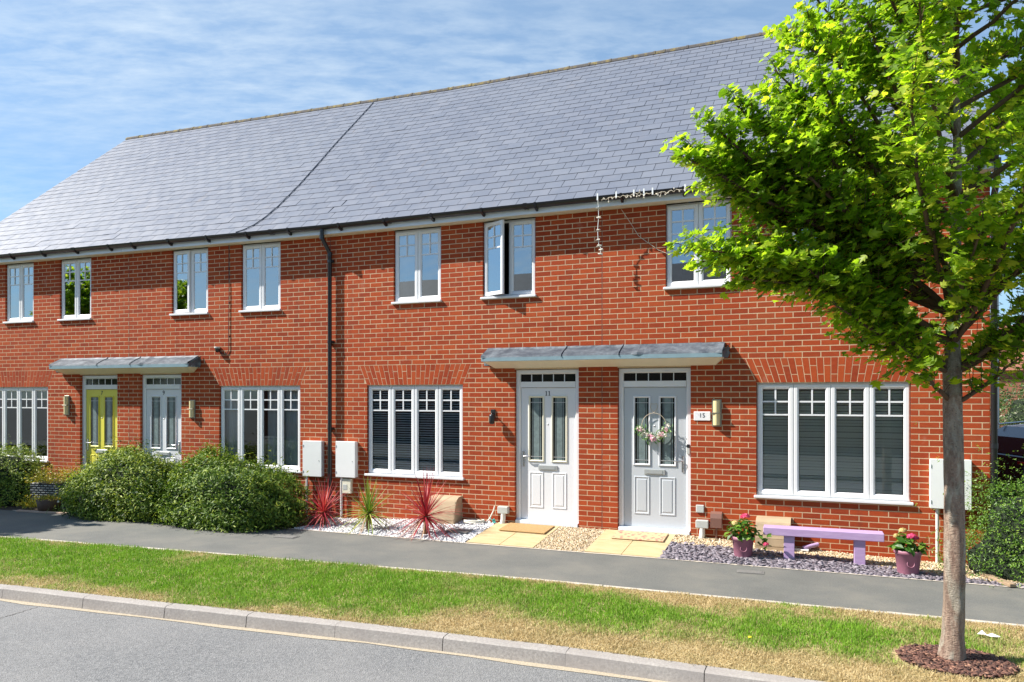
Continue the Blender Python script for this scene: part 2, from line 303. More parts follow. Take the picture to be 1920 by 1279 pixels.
k = NT('sign_face'); n1 = k.noise(14, 4, 0.6, dist=1.5); k.color(k.mix(k.rng(n1, 0.60, 0.66), (0.80, 0.79, 0.80), (0.62, 0.56, 0.60))); k.set(Roughness=0.2); MAT['sign_face'] = k.m
simple('dandelion', (0.8, 0.66, 0.02), 0.7)

# ------------------------------------------------------------------ mesh helpers
def mesh_np(name, V, F, attrs=None, smooth=False, mats=(), fm=None, colattr=None):
    """V (n,3) ; F (m,k) int array"""
    V = np.asarray(V, dtype=np.float32); F = np.asarray(F, dtype=np.int32)
    me = bpy.data.meshes.new(name); kk = F.shape[1]
    me.vertices.add(len(V)); me.vertices.foreach_set('co', V.ravel())
    me.loops.add(F.size); me.loops.foreach_set('vertex_index', F.ravel())
    me.polygons.add(len(F)); me.polygons.foreach_set('loop_start', np.arange(0, F.size, kk, dtype=np.int32)); me.polygons.foreach_set('loop_total', np.full(len(F), kk, dtype=np.int32))
    if smooth: me.polygons.foreach_set('use_smooth', np.ones(len(F), dtype=bool))
    for m in mats: me.materials.append(MAT[m])
    if fm is not None: me.polygons.foreach_set('material_index', np.asarray(fm, dtype=np.int32))
    me.update(calc_edges=True)
    if attrs is not None:
        a = me.attributes.new('tone', 'FLOAT', 'FACE'); a.data.foreach_set('value', np.asarray(attrs, dtype=np.float32))
    if colattr is not None:
        a = me.attributes.new('col', 'FLOAT_COLOR', 'FACE'); c = np.ones((len(F), 4), dtype=np.float32); c[:, :3] = colattr; a.data.foreach_set('color', c.ravel())
    me.validate(); return me
class MB:
    def __init__(s): s.v = []; s.f = []; s.m = []; s.t = []; s.sm = []
    def add(s, vs, fs, m=0, tone=None, smooth=False):
        o = len(s.v); s.v += [tuple(v) for v in vs]; t = rnd.random() if tone is None else tone
        for f in fs: s.f.append(tuple(i + o for i in f)); s.m.append(m); s.t.append(t); s.sm.append(smooth)
        return s
    def box(s, x0, x1, y0, y1, z0, z1, m=0, tone=None, M=None, skip_back=False):
        vs = [(x0, y0, z0), (x1, y0, z0), (x1, y1, z0), (x0, y1, z0), (x0, y0, z1), (x1, y0, z1), (x1, y1, z1), (x0, y1, z1)]
        if M is not None: vs = [M @ Vector(v) for v in vs]
        fs = [(0, 1, 5, 4), (1, 2, 6, 5), (3, 0, 4, 7), (4, 5, 6, 7), (3, 2, 1, 0)]
        if not skip_back: fs.append((2, 3, 7, 6))
        return s.add(vs, fs, m, tone)
    def cbox(s, x0, x1, y0, y1, z0, z1, c=0.004, m=0, M=None):   # box with chamfered edges
        X = (x0, x1); Y = (y0, y1); Z = (z0, z1); vs = []; idx = {}
        for i in (0, 1):
            for j in (0, 1):
                for k_ in (0, 1):
                    sx = c if i == 0 else -c; sy = c if j == 0 else -c; sz = c if k_ == 0 else -c
                    for ax in range(3):
                        p = [X[i] + sx, Y[j] + sy, Z[k_] + sz]; p[ax] = (X[i], Y[j], Z[k_])[ax]
                        idx[(i, j, k_, ax)] = len(vs); vs.append(tuple(p))
        g = lambda i, j, k_, ax: idx[(i, j, k_, ax)]
        fs = []
        for a in (0, 1):
            fs.append([g(a, 0, 0, 0), g(a, 1, 0, 0), g(a, 1, 1, 0), g(a, 0, 1, 0)])
            fs.append([g(0, a, 0, 1), g(1, a, 0, 1), g(1, a, 1, 1), g(0, a, 1, 1)])
            fs.append([g(0, 0, a, 2), g(1, 0, a, 2), g(1, 1, a, 2), g(0, 1, a, 2)])
        for j in (0, 1):
            for k_ in (0, 1): fs.append([g(0, j, k_, 1), g(1, j, k_, 1), g(1, j, k_, 2), g(0, j, k_, 2)])
        for i in (0, 1):
            for k_ in (0, 1): fs.append([g(i, 0, k_, 0), g(i, 1, k_, 0), g(i, 1, k_, 2), g(i, 0, k_, 2)])
        for i in (0, 1):
            for j in (0, 1): fs.append([g(i, j, 0, 0), g(i, j, 1, 0), g(i, j, 1, 1), g(i, j, 0, 1)])
        for i in (0, 1):
            for j in (0, 1):
                for k_ in (0, 1): fs.append([g(i, j, k_, 0), g(i, j, k_, 1), g(i, j, k_, 2)])
        if M is not None: vs = [M @ Vector(v) for v in vs]
        cen = sum((Vector(v) for v in vs), Vector()) / len(vs); out = []
        for f in fs:
            p = [Vector(vs[q]) for q in f]; n = (p[1] - p[0]).cross(p[2] - p[0]); fc = sum(p, Vector()) / len(p)
            out.append(f if n.dot(fc - cen) > 0 else f[::-1])
        return s.add(vs, out, m)
    def prism(s, poly, y0, y1, m=0, tone=None, axis='y', M=None):  # poly of (a,b) extruded
        n = len(poly)
        if axis == 'y': P = lambda a, b, c: (a, c, b)
        elif axis == 'x': P = lambda a, b, c: (c, a, b)
        else: P = lambda a, b, c: (a, b, c)
        vs = [P(a, b, y0) for a, b in poly] + [P(a, b, y1) for a, b in poly]
        if M is not None: vs = [M @ Vector(v) for v in vs]
        fs = [tuple(range(n)), tuple(reversed(range(n, 2 * n)))] + [(i + n, (i + 1) % n + n, (i + 1) % n, i) for i in range(n)]
        return s.add(vs, fs, m, tone)
    def ring(s, x0, x1, z0, z1, prof, m=0):   # rectangular frame swept through profile of (inset, y)
        vs = []; fs = []; n = len(prof)
        for (i, y) in prof: vs += [(x0 + i, y, z0 + i), (x1 - i, y, z0 + i), (x1 - i, y, z1 - i), (x0 + i, y, z1 - i)]
        for a in range(n - 1):
            for c in range(4): d = (c + 1) % 4; fs.append((a * 4 + c, a * 4 + d, (a + 1) * 4 + d, (a + 1) * 4 + c))
        return s.add(vs, fs, m)
    def tube(s, pts, r, n=10, m=0, cap=True, smooth=True):
        pts = [Vector(p) for p in pts]; rs = r if isinstance(r, (list, tuple)) else [r] * len(pts)
        vs = []; fs = []; ref = None
        for i, p in enumerate(pts):
            d = (pts[min(i + 1, len(pts) - 1)] - pts[max(i - 1, 0)]).normalized()
            if ref is None: ref = Vector((0, 0, 1)) if abs(d.z) < 0.9 else Vector((1, 0, 0))
            a = d.cross(ref).normalized(); ref = a.cross(d).normalized()
            for q in range(n): t = 2 * math.pi * q / n; vs.append(p + (a * math.cos(t) + ref * math.sin(t)) * rs[i])
        for i in range(len(pts) - 1):
            for q in range(n): w = (q + 1) % n; fs.append((i * n + q, i * n + w, (i + 1) * n + w, (i + 1) * n + q))
        s.add(vs, fs, m, smooth=smooth)
        if cap: s.add(vs[:n], [tuple(reversed(range(n)))], m); s.add(vs[-n:], [tuple(range(n))], m)
        return s
    def lathe(s, prof, c=(0, 0, 0), n=20, m=0, smooth=True):
        vs = []; fs = []
        for (r, z) in prof:
            for q in range(n): t = 2 * math.pi * q / n; vs.append((c[0] + r * math.cos(t), c[1] + r * math.sin(t), c[2] + z))
        for i in range(len(prof) - 1):
            for q in range(n): w = (q + 1) % n; fs.append((i * n + q, i * n + w, (i + 1) * n + w, (i + 1) * n + q))
        return s.add(vs, fs, m, smooth=smooth)
    def mesh(s, name, mats):
        me = bpy.data.meshes.new(name); me.from_pydata(s.v, [], s.f)
        for q in (mats if isinstance(mats, (list, tuple)) else [mats]): me.materials.append(MAT[q])
        me.polygons.foreach_set('material_index', s.m); me.polygons.foreach_set('use_smooth', s.sm)
        a = me.attributes.new('tone', 'FLOAT', 'FACE'); a.data.foreach_set('value', s.t); me.update(); return me
    def build(s, name, mats, parent=None, **kw): return link(name, s.mesh(name, mats), parent, **kw)
def link(name, me, parent=None, label=None, cat=None, group=None, kind=None, loc=None, rot=None):
    o = bpy.data.objects.new(name, me); COL.objects.link(o)
    if parent is not None: o.parent = parent
    if loc is not None: o.location = loc
    if rot is not None: o.rotation_euler = rot
    tag(o, label, cat, group, kind); return o
def tag(o, label=None, cat=None, group=None, kind=None):
    if label: o['label'] = label
    if cat: o['category'] = cat
    if group: o['group'] = group
    if kind: o['kind'] = kind
    return o
def thing(name, label, cat, loc=(0, 0, 0), rz=0.0, group=None):
    return link(name, None, None, label, cat, group, None, loc, (0, 0, rz))
def part(name, me_or_mb, parent, mats=None, **kw):
    return me_or_mb.build(name, mats, parent, **kw) if isinstance(me_or_mb, MB) else link(name, me_or_mb, parent, **kw)
def copy_tree(o, parent=None):
    c = o.copy(); COL.objects.link(c); c.parent = parent
    for ch in [q for q in bpy.data.objects if q.parent == o]: copy_tree(ch, c)
    return c
def text_mesh(s, size, mat, depth=0.003):
    cu_ = bpy.data.curves.new('t', 'FONT'); cu_.body = s; cu_.size = size; cu_.extrude = depth; cu_.align_x = 'CENTER'; cu_.align_y = 'CENTER'; cu_.resolution_u = 4
    ob = bpy.data.objects.new('t', cu_); COL.objects.link(ob); dg = bpy.context.evaluated_depsgraph_get(); me = bpy.data.meshes.new_from_object(ob.evaluated_get(dg))
    bpy.data.objects.remove(ob); me.transform(Matrix.Rotation(R_(90), 4, 'X')); me.materials.clear(); me.materials.append(MAT[mat]); return me
def scatter(name, tv, tf, mats4, tones, mat, parent=None, per_face_tone=False, **kw):
    """join many copies of one small template; mats4 (n,3,4)"""
    tv = np.asarray(tv, dtype=np.float64); tf = np.asarray(tf, dtype=np.int64); n = len(mats4)
    V = np.einsum('nij,vj->nvi', mats4[:, :, :3], tv) + mats4[:, None, :, 3]
    F = (tf[None] + (np.arange(n) * len(tv))[:, None, None]).reshape(-1, tf.shape[1])
    return link(name, mesh_np(name, V.reshape(-1, 3), F, np.repeat(tones, len(tf)), mats=[mat]), parent, **kw)
def rotmats(n, rng=NP, tilt=None):
    """random rotation matrices (n,3,3); tilt = max tilt (radians) from upright or None for any"""
    a = rng.uniform(0, 2 * np.pi, n); t = rng.uniform(0, np.pi, n) if tilt is None else np.abs(rng.normal(0, tilt, n)); b = rng.uniform(0, 2 * np.pi, n)
    ca_, sa_ = np.cos(a), np.sin(a); Z = np.zeros(n); O = np.ones(n)
    Rz = np.stack([ca_, -sa_, Z, sa_, ca_, Z, Z, Z, O], 1).reshape(n, 3, 3)
    ct, st_ = np.cos(t), np.sin(t); Rx = np.stack([O, Z, Z, Z, ct, -st_, Z, st_, ct], 1).reshape(n, 3, 3)
    cb_, sb = np.cos(b), np.sin(b); Rb = np.stack([cb_, -sb, Z, sb, cb_, Z, Z, Z, O], 1).reshape(n, 3, 3)
    return Rb @ Rx @ Rz
def ico(r=1.0, jit=0.18, rng=rnd):
    t = (1 + 5 ** 0.5) / 2
    v = [(-1, t, 0), (1, t, 0), (-1, -t, 0), (1, -t, 0), (0, -1, t), (0, 1, t), (0, -1, -t), (0, 1, -t), (t, 0, -1), (t, 0, 1), (-t, 0, -1), (-t, 0, 1)]
    f = [(0, 11, 5), (0, 5, 1), (0, 1, 7), (0, 7, 10), (0, 10, 11), (1, 5, 9), (5, 11, 4), (11, 10, 2), (10, 7, 6), (7, 1, 8), (3, 9, 4), (3, 4, 2), (3, 2, 6), (3, 6, 8), (3, 8, 9), (4, 9, 5), (2, 4, 11), (6, 2, 10), (8, 6, 7), (9, 8, 1)]
    return [[c / 1.9 * r * (1 + rng.uniform(-jit, jit)) for c in q] for q in v], f

# ------------------------------------------------------------------ site layout
XB = -7.787; A = R_(2.4)
class Frame:
    def __init__(s, ang): s.a = ang; s.u = Vector((math.cos(ang), math.sin(ang), 0)); s.n = Vector((-math.sin(ang), math.cos(ang), 0)); s.o = Vector((XB, 0, 0))
    def w(s, t, y=0, z=0): return s.o + s.u * t + s.n * y + Vector((0, 0, z))
RF, LF = Frame(0.0), Frame(A)
def interp(x, pts):
    if x <= pts[0][0]: (x0, y0), (x1, y1) = pts[0], pts[1]
    elif x >= pts[-1][0]: (x0, y0), (x1, y1) = pts[-2], pts[-1]
    else:
        for i in range(len(pts) - 1):
            if pts[i][0] <= x <= pts[i + 1][0]: (x0, y0), (x1, y1) = pts[i], pts[i + 1]; break
    return y0 + (y1 - y0) * (x - x0) / (x1 - x0)
PB = [(-22, -2.05), (-16, -1.72), (-12.04, -1.47), (-7.93, -1.16), (-4.63, -1.15), (-1.98, -1.10), (1.78, -1.07), (12, -1.0)]
PF = [(-22, -4.12), (-16, -3.68), (-10.31, -3.24), (-6.6, -2.95), (-3.34, -2.72), (0.9, -2.63), (12, -2.6)]
KB = [(-22, -6.25), (-15, -5.68), (-11, -5.36), (-8.38, -5.15), (-6.2, -5.02), (-4.1, -4.85), (-2.0, -4.745), (-0.6, -4.74), (4, -4.78), (12, -4.9)]
pb = lambda x: interp(x, PB); pf = lambda x: interp(x, PF); kb = lambda x: interp(x, KB)
def wall_y(x): return (x - XB) * math.tan(A) if x < XB else 0.0
HG = [(-30, 0.06), (-12, 0.06), (-9, 0.03), (-7.5, 0.0), (-5.5, 0.10), (-4.5, 0.12), (-1.8, 0.12), (-0.9, 0.075), (1.0, 0.0), (6, 0.0)]
def bed_z(x, y):
    h = interp(x, HG); yb = pb(x); yw = wall_y(x); return h * min(1, max(0, (y - yb) / (yw - yb)))
ROADZ = -0.115

# ------------------------------------------------------------------ SETTING
def strip(name, f0, f1, z0, z1, xs, mat, ny=1, kind='structure', parent=None):
    V = []; F = []
    for x in xs:
        a, b = f0(x), f1(x)
        for j in range(ny + 1): t = j / ny; V.append((x, a + (b - a) * t, z0 + (z1 - z0) * t))
    for i in range(len(xs) - 1):
        for j in range(ny): a = i * (ny + 1) + j; F.append((a, a + ny + 1, a + ny + 2, a + 1))
    return link(name, mesh_np(name, V, F, mats=[mat]), parent, kind=kind)
xs = list(np.linspace(-22, 12, 70))
# base ground sheet to the horizon, a little under everything else
MB().box(-400, 400, -400, 400, -0.6, -0.14).build('ground', 'ground_far', kind='structure')
strip('road', lambda x: kb(x) - 5.6, lambda x: kb(x) - 0.12, ROADZ, ROADZ, list(np.linspace(-60, 60, 120)), 'road_asphalt')
strip('gutter_grit', lambda x: kb(x) - 0.195 - 0.02 * math.sin(x * 2.3) - 0.012 * math.sin(x * 7.1), lambda x: kb(x) - 0.12, ROADZ + 0.004, ROADZ + 0.004, xs + [], 'sand_grit')
path = strip('pavement', pf, pb, 0.0, 0.0, list(np.linspace(-22, 12, 90)), 'path_asphalt')
strip('subsoil', lambda x: kb(x) - 0.08, lambda x: 0.3, -0.03, -0.03, xs, 'soil_dark')
strip('verge_soil', lambda x: kb(x), lambda x: pf(x) - 0.05, 0.0, 0.0, xs, 'turf_base')
strip('far_pavement', lambda x: kb(x) - 8.0, lambda x: kb(x) - 5.6, 0.0, 0.0, list(np.linspace(-60, 60, 60)), 'path_asphalt')
strip('garden_edging', lambda x: pb(x) - 0.012, lambda x: pb(x) + 0.035, 0.006, 0.006, list(np.linspace(-13.5, 12, 90)), 'edging')
# concrete edging along the verge, laid in lengths
edge_root = thing('path_edging', 'thin pale concrete edging between the pavement and the grass verge', 'edging', (0, 0, 0))
x = -16.0
while x < 4:
    m = MB(); a = Vector((x + 0.003, pf(x + 0.003), 0)); b = Vector((x + 0.912, pf(x + 0.912), 0)); d = b - a; L = d.length
    M = Matrix.Translation(a) @ Matrix.Rotation(math.atan2(d.y, d.x), 4, 'Z')
    m.cbox(0, L, -0.05, 0.0, -0.1, 0.012 + rnd.uniform(-0.003, 0.003), 0.004, M=M); m.build('edging_stone', 'edging', edge_root); x += 0.915
# kerb stones
kerb_root = thing('kerb', 'row of pale concrete kerb stones along the edge of the road', 'kerb', (0, 0, 0))
joints = [-8.16, -7.03, -5.99, -5.05, -4.11, -3.05, -1.97, -0.88, 0.19]
while joints[0] > -18: joints.insert(0, joints[0] - 1.05)
while joints[-1] < 8: joints.append(joints[-1] + 1.07)
for i in range(len(joints) - 1):
    a = Vector((joints[i] + 0.004, kb(joints[i]), 0)); b = Vector((joints[i + 1] - 0.004, kb(joints[i + 1]), 0)); d = b - a
    M = Matrix.Translation(a) @ Matrix.Rotation(math.atan2(d.y, d.x), 4, 'Z'); h = 0.004 + rnd.uniform(-0.004, 0.004)
    prof = [(0, -0.2), (0, h), (-0.10, h - 0.002), (-0.122, h - 0.014), (-0.150, -0.2)]
    n = 4; vs = []; fs = []
    for q in range(n + 1):
        for (yy, zz) in prof: vs.append(M @ Vector((d.length * q / n, yy + rnd.uniform(-0.0015, 0.0015), zz + (rnd.uniform(-0.0015, 0.0015) if zz > -0.1 else 0))))
    for q in range(n):
        for w in range(4): fs.append((q * 5 + w, q * 5 + w + 1, (q + 1) * 5 + w + 1, (q + 1) * 5 + w))
    fs += [tuple(range(5))[::-1], tuple(n * 5 + w for w in range(5))]
    MB().add(vs, fs).build('kerb_stone', 'concrete_kerb', kerb_root)
# hairline cracks across the road surface
def crack(pts, w, seed):
    rg = random.Random(seed); V = []; F = []; P = []
    for (a, b) in zip(pts[:-1], pts[1:]):
        for q in range(14): t = q / 14; P.append((a[0] + (b[0] - a[0]) * t + rg.gauss(0, 0.008), a[1] + (b[1] - a[1]) * t))
    for (x, y) in P: ww = w * rg.uniform(0.4, 1.2); V += [(x - ww, y, ROADZ + 0.0035), (x + ww, y, ROADZ + 0.0035)]
    for i in range(len(P) - 1): F.append((2 * i, 2 * i + 1, 2 * i + 3, 2 * i + 2))
    link('road_crack', mesh_np('road_crack', V, F, mats=['soil_dark']), None, kind='structure')
crack([(-7.50, -5.34), (-7.46, -5.75), (-7.56, -6.3), (-7.42, -7.4)], 0.004, 3)
# planting bed base under the gravels
def bed(name, x0, x1, mat, lift=0.0):
    V = []; F = []; nx = max(2, int((x1 - x0) / 0.25)); ny = 4
    for i in range(nx + 1):
        x = x0 + (x1 - x0) * i / nx; y0 = pb(x) + 0.03; y1 = wall_y(x) + 0.05
        for j in range(ny + 1): y = y0 + (y1 - y0) * j / ny; V.append((x, y, bed_z(x, y) - 0.012 + lift))
    for i in range(nx):
        for j in range(ny): a = i * (ny + 1) + j; F.append((a, a + ny + 1, a + ny + 2, a + 1))
    return link(name, mesh_np(name, V, F, mats=[mat]), None, kind='structure')
bed('planting_bed', -16.5, -7.55, 'soil_dark')
bed('gravel_bed', -7.55, 2.4, 'sand_grit')
# paved door paths: two rows of slabs, sloping up to the threshold
def door_path(name, x0, x1, label):
    root = thing(name, label, 'path', ((x0 + x1) / 2, -0.6, 0)); xm = (x0 + x1) / 2; ym = -0.52
    for (a, b) in ((x0, xm), (xm, x1)):
        for (c, d) in ((pb(xm) + 0.03, ym), (ym, -0.02)):
            zc_ = lambda x, y: bed_z(x, y) + 0.012
            g = 0.004; q = [(a + g, c + g), (b - g, c + g), (b - g, d - g), (a + g, d - g)]; dz = rnd.uniform(-0.001, 0.002)
            vs = [(x - xm, y + 0.6, zc_(x, y) + dz) for x, y in q] + [(x - xm, y + 0.6, zc_(x, y) - 0.06) for x, y in q]
            MB().add(vs, [(0, 1, 2, 3), (4, 5, 1, 0), (5, 6, 2, 1), (6, 7, 3, 2), (7, 4, 0, 3)]).build('slab', 'paving_buff', root)
door_path('slab_path', -4.70, -3.70, 'buff paving slab path leading to the white door numbered 11')
door_path('slab_path', -3.00, -2.00, 'buff paving slab path leading to the grey door with flower hoop')

# gravels
def stones(name, pts, size, flat, mat, label=None, lift=0.0, tilt=None, tmpl=None, kind='stuff', elong=1.0):
    n = len(pts); tv, tf = tmpl or ico(1.0, 0.22)
    R3 = rotmats(n, tilt=tilt); sc = NP.uniform(size[0], size[1], (n, 3)); sc[:, 2] *= flat; sc[:, 0] *= elong
    Mx = np.zeros((n, 3, 4)); Mx[:, :, :3] = R3 * sc[:, None, :]; Mx[:, :, 3] = pts; Mx[:, 2, 3] += lift
    return scatter(name, tv, tf, Mx, NP.random(n), mat, kind=kind, label=label)
def rand_pts(n, x0, x1, test, zoff=0.0):
    out = []
    while len(out) < n:
        x = rnd.uniform(x0, x1); y = rnd.uniform(pb(x) + 0.03, wall_y(x) - 0.005)
        if test(x, y): out.append((x, y, bed_z(x, y) + zoff + rnd.uniform(-0.008, 0.006)))
    return np.array(out)
white_test = lambda x, y: x > -7.62 + 0.25 * math.sin(y * 7) * 0.3 and x < -4.71 + 0.02 * math.sin(y * 20)
stones('white_gravel', rand_pts(7000, -7.7, -4.68, white_test), (0.013, 0.024), 0.75, 'pebble_white', 'bed of white pebbles around the three spiky cordylines')
stones('golden_gravel', rand_pts(4200, -3.70, -3.0, lambda x, y: True), (0.008, 0.015), 0.75, 'gravel_gold', 'golden gravel strip between the two slab paths')
slate_line = lambda x: interp(x, [(-2.0, -0.42), (-0.9, -0.36), (0, -0.42), (0.8, -0.66), (1.6, -0.86), (2.4, -0.9)])
stones('golden_gravel', rand_pts(9500, -2.0, 2.35, lambda x, y: y > slate_line(x) - 0.03), (0.010, 0.018), 0.75, 'gravel_gold', 'golden gravel beneath the wide window by the lilac bench')
sv, sf = MB().box(-1, 1, -1, 1, -1, 1).v, MB().box(-1, 1, -1, 1, -1, 1).f
sv = [(a * (1 - 0.25 * rnd.random()), b * (1 - 0.3 * rnd.random()), c) for a, b, c in sv]
stones('slate_chippings', rand_pts(4200, -2.0, 2.3, lambda x, y: y < slate_line(x) + 0.03, 0.004), (0.013, 0.034), 0.16, 'slate_chip', 'purple slate chippings bordering the pavement in front of the bench', tilt=0.32, tmpl=(sv, sf), elong=1.3)

# ------------------------------------------------------------------ grass verge
def vnoise(x, y, seed=0, f=1.0):
    x = x * f + seed * 17.3; y = y * f + seed * 5.1; xi = np.floor(x); yi = np.floor(y); xf = x - xi; yf = y - yi
    h = lambda a, b: np.modf(np.abs(np.sin(a * 127.1 + b * 311.7 + seed) * 43758.5453))[0]
    u = xf * xf * (3 - 2 * xf); v = yf * yf * (3 - 2 * yf)
    return (h(xi, yi) * (1 - u) + h(xi + 1, yi) * u) * (1 - v) + (h(xi, yi + 1) * (1 - u) + h(xi + 1, yi + 1) * u) * v
def grass():
    n = 300000; x = NP.uniform(-16, 4.0, n); keep = NP.random(n) < np.clip(0.35 + 0.65 * (x + 16) / 12, 0.3, 1); x = x[keep]; n = len(x)
    pfv = np.interp(x, [p[0] for p in PF], [p[1] for p in PF]) - 0.05; kbv = np.interp(x, [p[0] for p in KB], [p[1] for p in KB]) + 0.0
    u = NP.random(n); y = kbv - 0.012 + (pfv - kbv + 0.018) * u
    ok = ((x - 0.86) / 0.44) ** 2 + ((y + 3.91) / 0.36) ** 2 > NP.uniform(0.85, 1.15, n); x, y, u = x[ok], y[ok], u[ok]; n = len(x)
    nz = 0.42 * vnoise(x, y, 1, 1.1) + 0.34 * vnoise(x, y, 2, 2.7) + 0.24 * vnoise(x, y, 3, 7.0)
    green_left = np.clip((-x - 1.0) / 4.0, 0, 1)           # lusher turf further left
    gc = 0.58 + 0.03 * green_left; gw = 0.33 + 0.09 * green_left
    dry = np.clip(np.abs(u - gc) / gw, 0, 2) ** 1.6 - 0.62 + (nz - 0.5) * 2.9 + 0.62 * (1 - green_left)
    dry = np.clip(dry + NP.normal(0, 0.28, n), 0.04, 0.96)[:, None]
    g1 = np.array([0.10, 0.26, 0.012]); g2 = np.array([0.26, 0.48, 0.03]); s1 = np.array([0.66, 0.53, 0.30]); s2 = np.array([0.50, 0.37, 0.18])
    k1 = np.clip(0.6 * NP.random(n) + 0.4 * vnoise(x, y, 9, 6.0), 0, 1)[:, None]; k2 = NP.random(n)[:, None]
    col = (g1 * (1 - k1) + g2 * k1) * (1 - dry) + (s1 * (1 - k2) + s2 * k2) * dry
    h = NP.uniform(0.016, 0.044, n) * (1.12 - 0.45 * dry[:, 0]) * (0.75 + 0.6 * vnoise(x, y, 7, 5.0)); w = NP.uniform(0.0016, 0.0032, n) * 1.25
    az = NP.uniform(0, 2 * np.pi, n); la = NP.uniform(0, 2 * np.pi, n); lean = np.abs(NP.normal(0, 0.5, n)) * (1 + dry[:, 0])
    bx, by = np.cos(az) * w, np.sin(az) * w
    z0 = -0.004 + 0.012 * vnoise(x, y, 5, 4.0)
    P0 = np.stack([x - bx, y - by, z0], 1); P1 = np.stack([x + bx, y + by, z0], 1)
    mxx = x + np.cos(la) * lean * h * 0.4; myy = y + np.sin(la) * lean * h * 0.4
    P2 = np.stack([mxx + bx * 0.8, myy + by * 0.8, z0 + h * 0.6], 1); P3 = np.stack([mxx - bx * 0.8, myy - by * 0.8, z0 + h * 0.6], 1)
    tx = x + np.cos(la) * lean * h * 1.1; ty = y + np.sin(la) * lean * h * 1.1; hz = z0 + h * np.clip(1.05 - lean * 0.3, 0.4, 1)
    P4 = np.stack([tx + bx * 0.15, ty + by * 0.15, hz], 1); P5 = np.stack([tx - bx * 0.15, ty - by * 0.15, hz], 1)
    V = np.stack([P0, P1, P2, P3, P4, P5], 1).reshape(-1, 3); base = np.arange(n)[:, None] * 6
    F = np.concatenate([base + np.array([[0, 1, 2, 3]]), base + np.array([[3, 2, 4, 5]])], 1).reshape(-1, 4)
    link('grass', mesh_np('grass', V, F, mats=['grass_blade'], colattr=np.repeat(col, 2, 0)), None, kind='stuff', label='mown grass verge with straw coloured dry patches beside the kerb', cat='grass')
grass()

# ------------------------------------------------------------------ HOUSES
COURSE = 0.075; TOPZ = 4.725
SLOPE = math.atan(0.851); CS, SS = math.cos(SLOPE), math.sin(SLOPE); GAUGE = 0.2225; NROW = 28
def half_open(op, z):    # clear width of an opening (or arch) at height z
    return op
def brick_intervals(k, t0, t1, phase, openings, arches):
    zb, zt = k * COURSE + 0.0056, (k + 1) * COURSE - 0.0056; zm = (zb + zt) / 2
    off = phase + (0.1125 if k % 2 else 0.0); n0 = math.floor((t0 - off) / 0.225) - 1; out = []
    cuts = []
    for (a, b, z0, z1) in openings:
        if z0 < zm < z1: cuts.append((a, b, a, b))
    for (a, b, z0, z1, sp) in arches:
        if z0 - 0.02 < zm < z1:
            fb = max(0, (zb - z0) / (z1 - z0)); ft = min(1, (zt - z0) / (z1 - z0)); cuts.append((a - sp * fb - 0.006, b + sp * fb + 0.006, a - sp * ft - 0.006, b + sp * ft + 0.006))
    n = n0
    while off + n * 0.225 < t1:
        segs = [(max(t0, off + n * 0.225 + 0.006), min(t1, off + (n + 1) * 0.225 - 0.006))]; segs = [(a, b, a, b) for a, b in segs if b > a]
        full = True
        for (cl, cr, tl, tr) in cuts:
            new = []
            for (a, b, at, bt) in segs:
                if b <= min(cl, tl) or a >= max(cr, tr): new.append((a, b, at, bt)); continue
                full = False
                l = (a, min(b, cl), at, min(bt, tl)); r = (max(a, cr), b, max(at, tr), bt)
                if l[1] - l[0] > 0.0 and l[3] - l[2] > 0.0: new.append(l)
                if r[1] - r[0] > 0.0 and r[3] - r[2] > 0.0: new.append(r)
            segs = new
        for (a, b, at, bt) in segs:
            if b - a > 0.004: out.append((a, b, at, bt, zb, zt, full and abs((b - a) - 0.213) < 1e-4))
        n += 1
    # no slivers beside openings: run the neighbouring brick up to the edge
    res = []
    for q in out:
        q = list(q)
        if res and 0 < q[0] - res[-1][1] < 0.02 and (q[1] - q[0] < 0.035 or res[-1][1] - res[-1][0] < 0.035):
            p = res[-1]; res[-1] = [p[0], q[1], p[2], q[3], zb, zt, False]; continue
        res.append(q)
    for q in res:
        for (cl, cr, tl, tr) in cuts:
            if 0 < cl - q[1] < 0.03: q[1] = cl; q[3] = tl; q[6] = False
            if 0 < q[0] - cr < 0.03: q[0] = cr; q[2] = tr; q[6] = False
    return [tuple(q) for q in res]
stretcher = MB().box(-0.1065, 0.1065, 0, 0.095, -0.0313, 0.0313, tone=0.0, skip_back=True).mesh('brick', 'brick')
slate_me = MB().add([(-0.1465, 0, 0.011), (0.1465, 0, 0.011), (0.1465, 0.262, 0.0035), (-0.1465, 0.262, 0.0035), (-0.1465, 0, 0.005), (0.1465, 0, 0.005), (0.1465, 0.262, -0.0015), (-0.1465, 0.262, -0.0015)],
                    [(0, 1, 2, 3), (4, 5, 1, 0), (5, 6, 2, 1), (7, 4, 0, 3), (6, 7, 3, 2)], tone=0.0).mesh('slate', 'slate')
SLM = Matrix(((1, 0, 0), (0, CS, -SS), (0, SS, CS)))    # slope axes to local axes

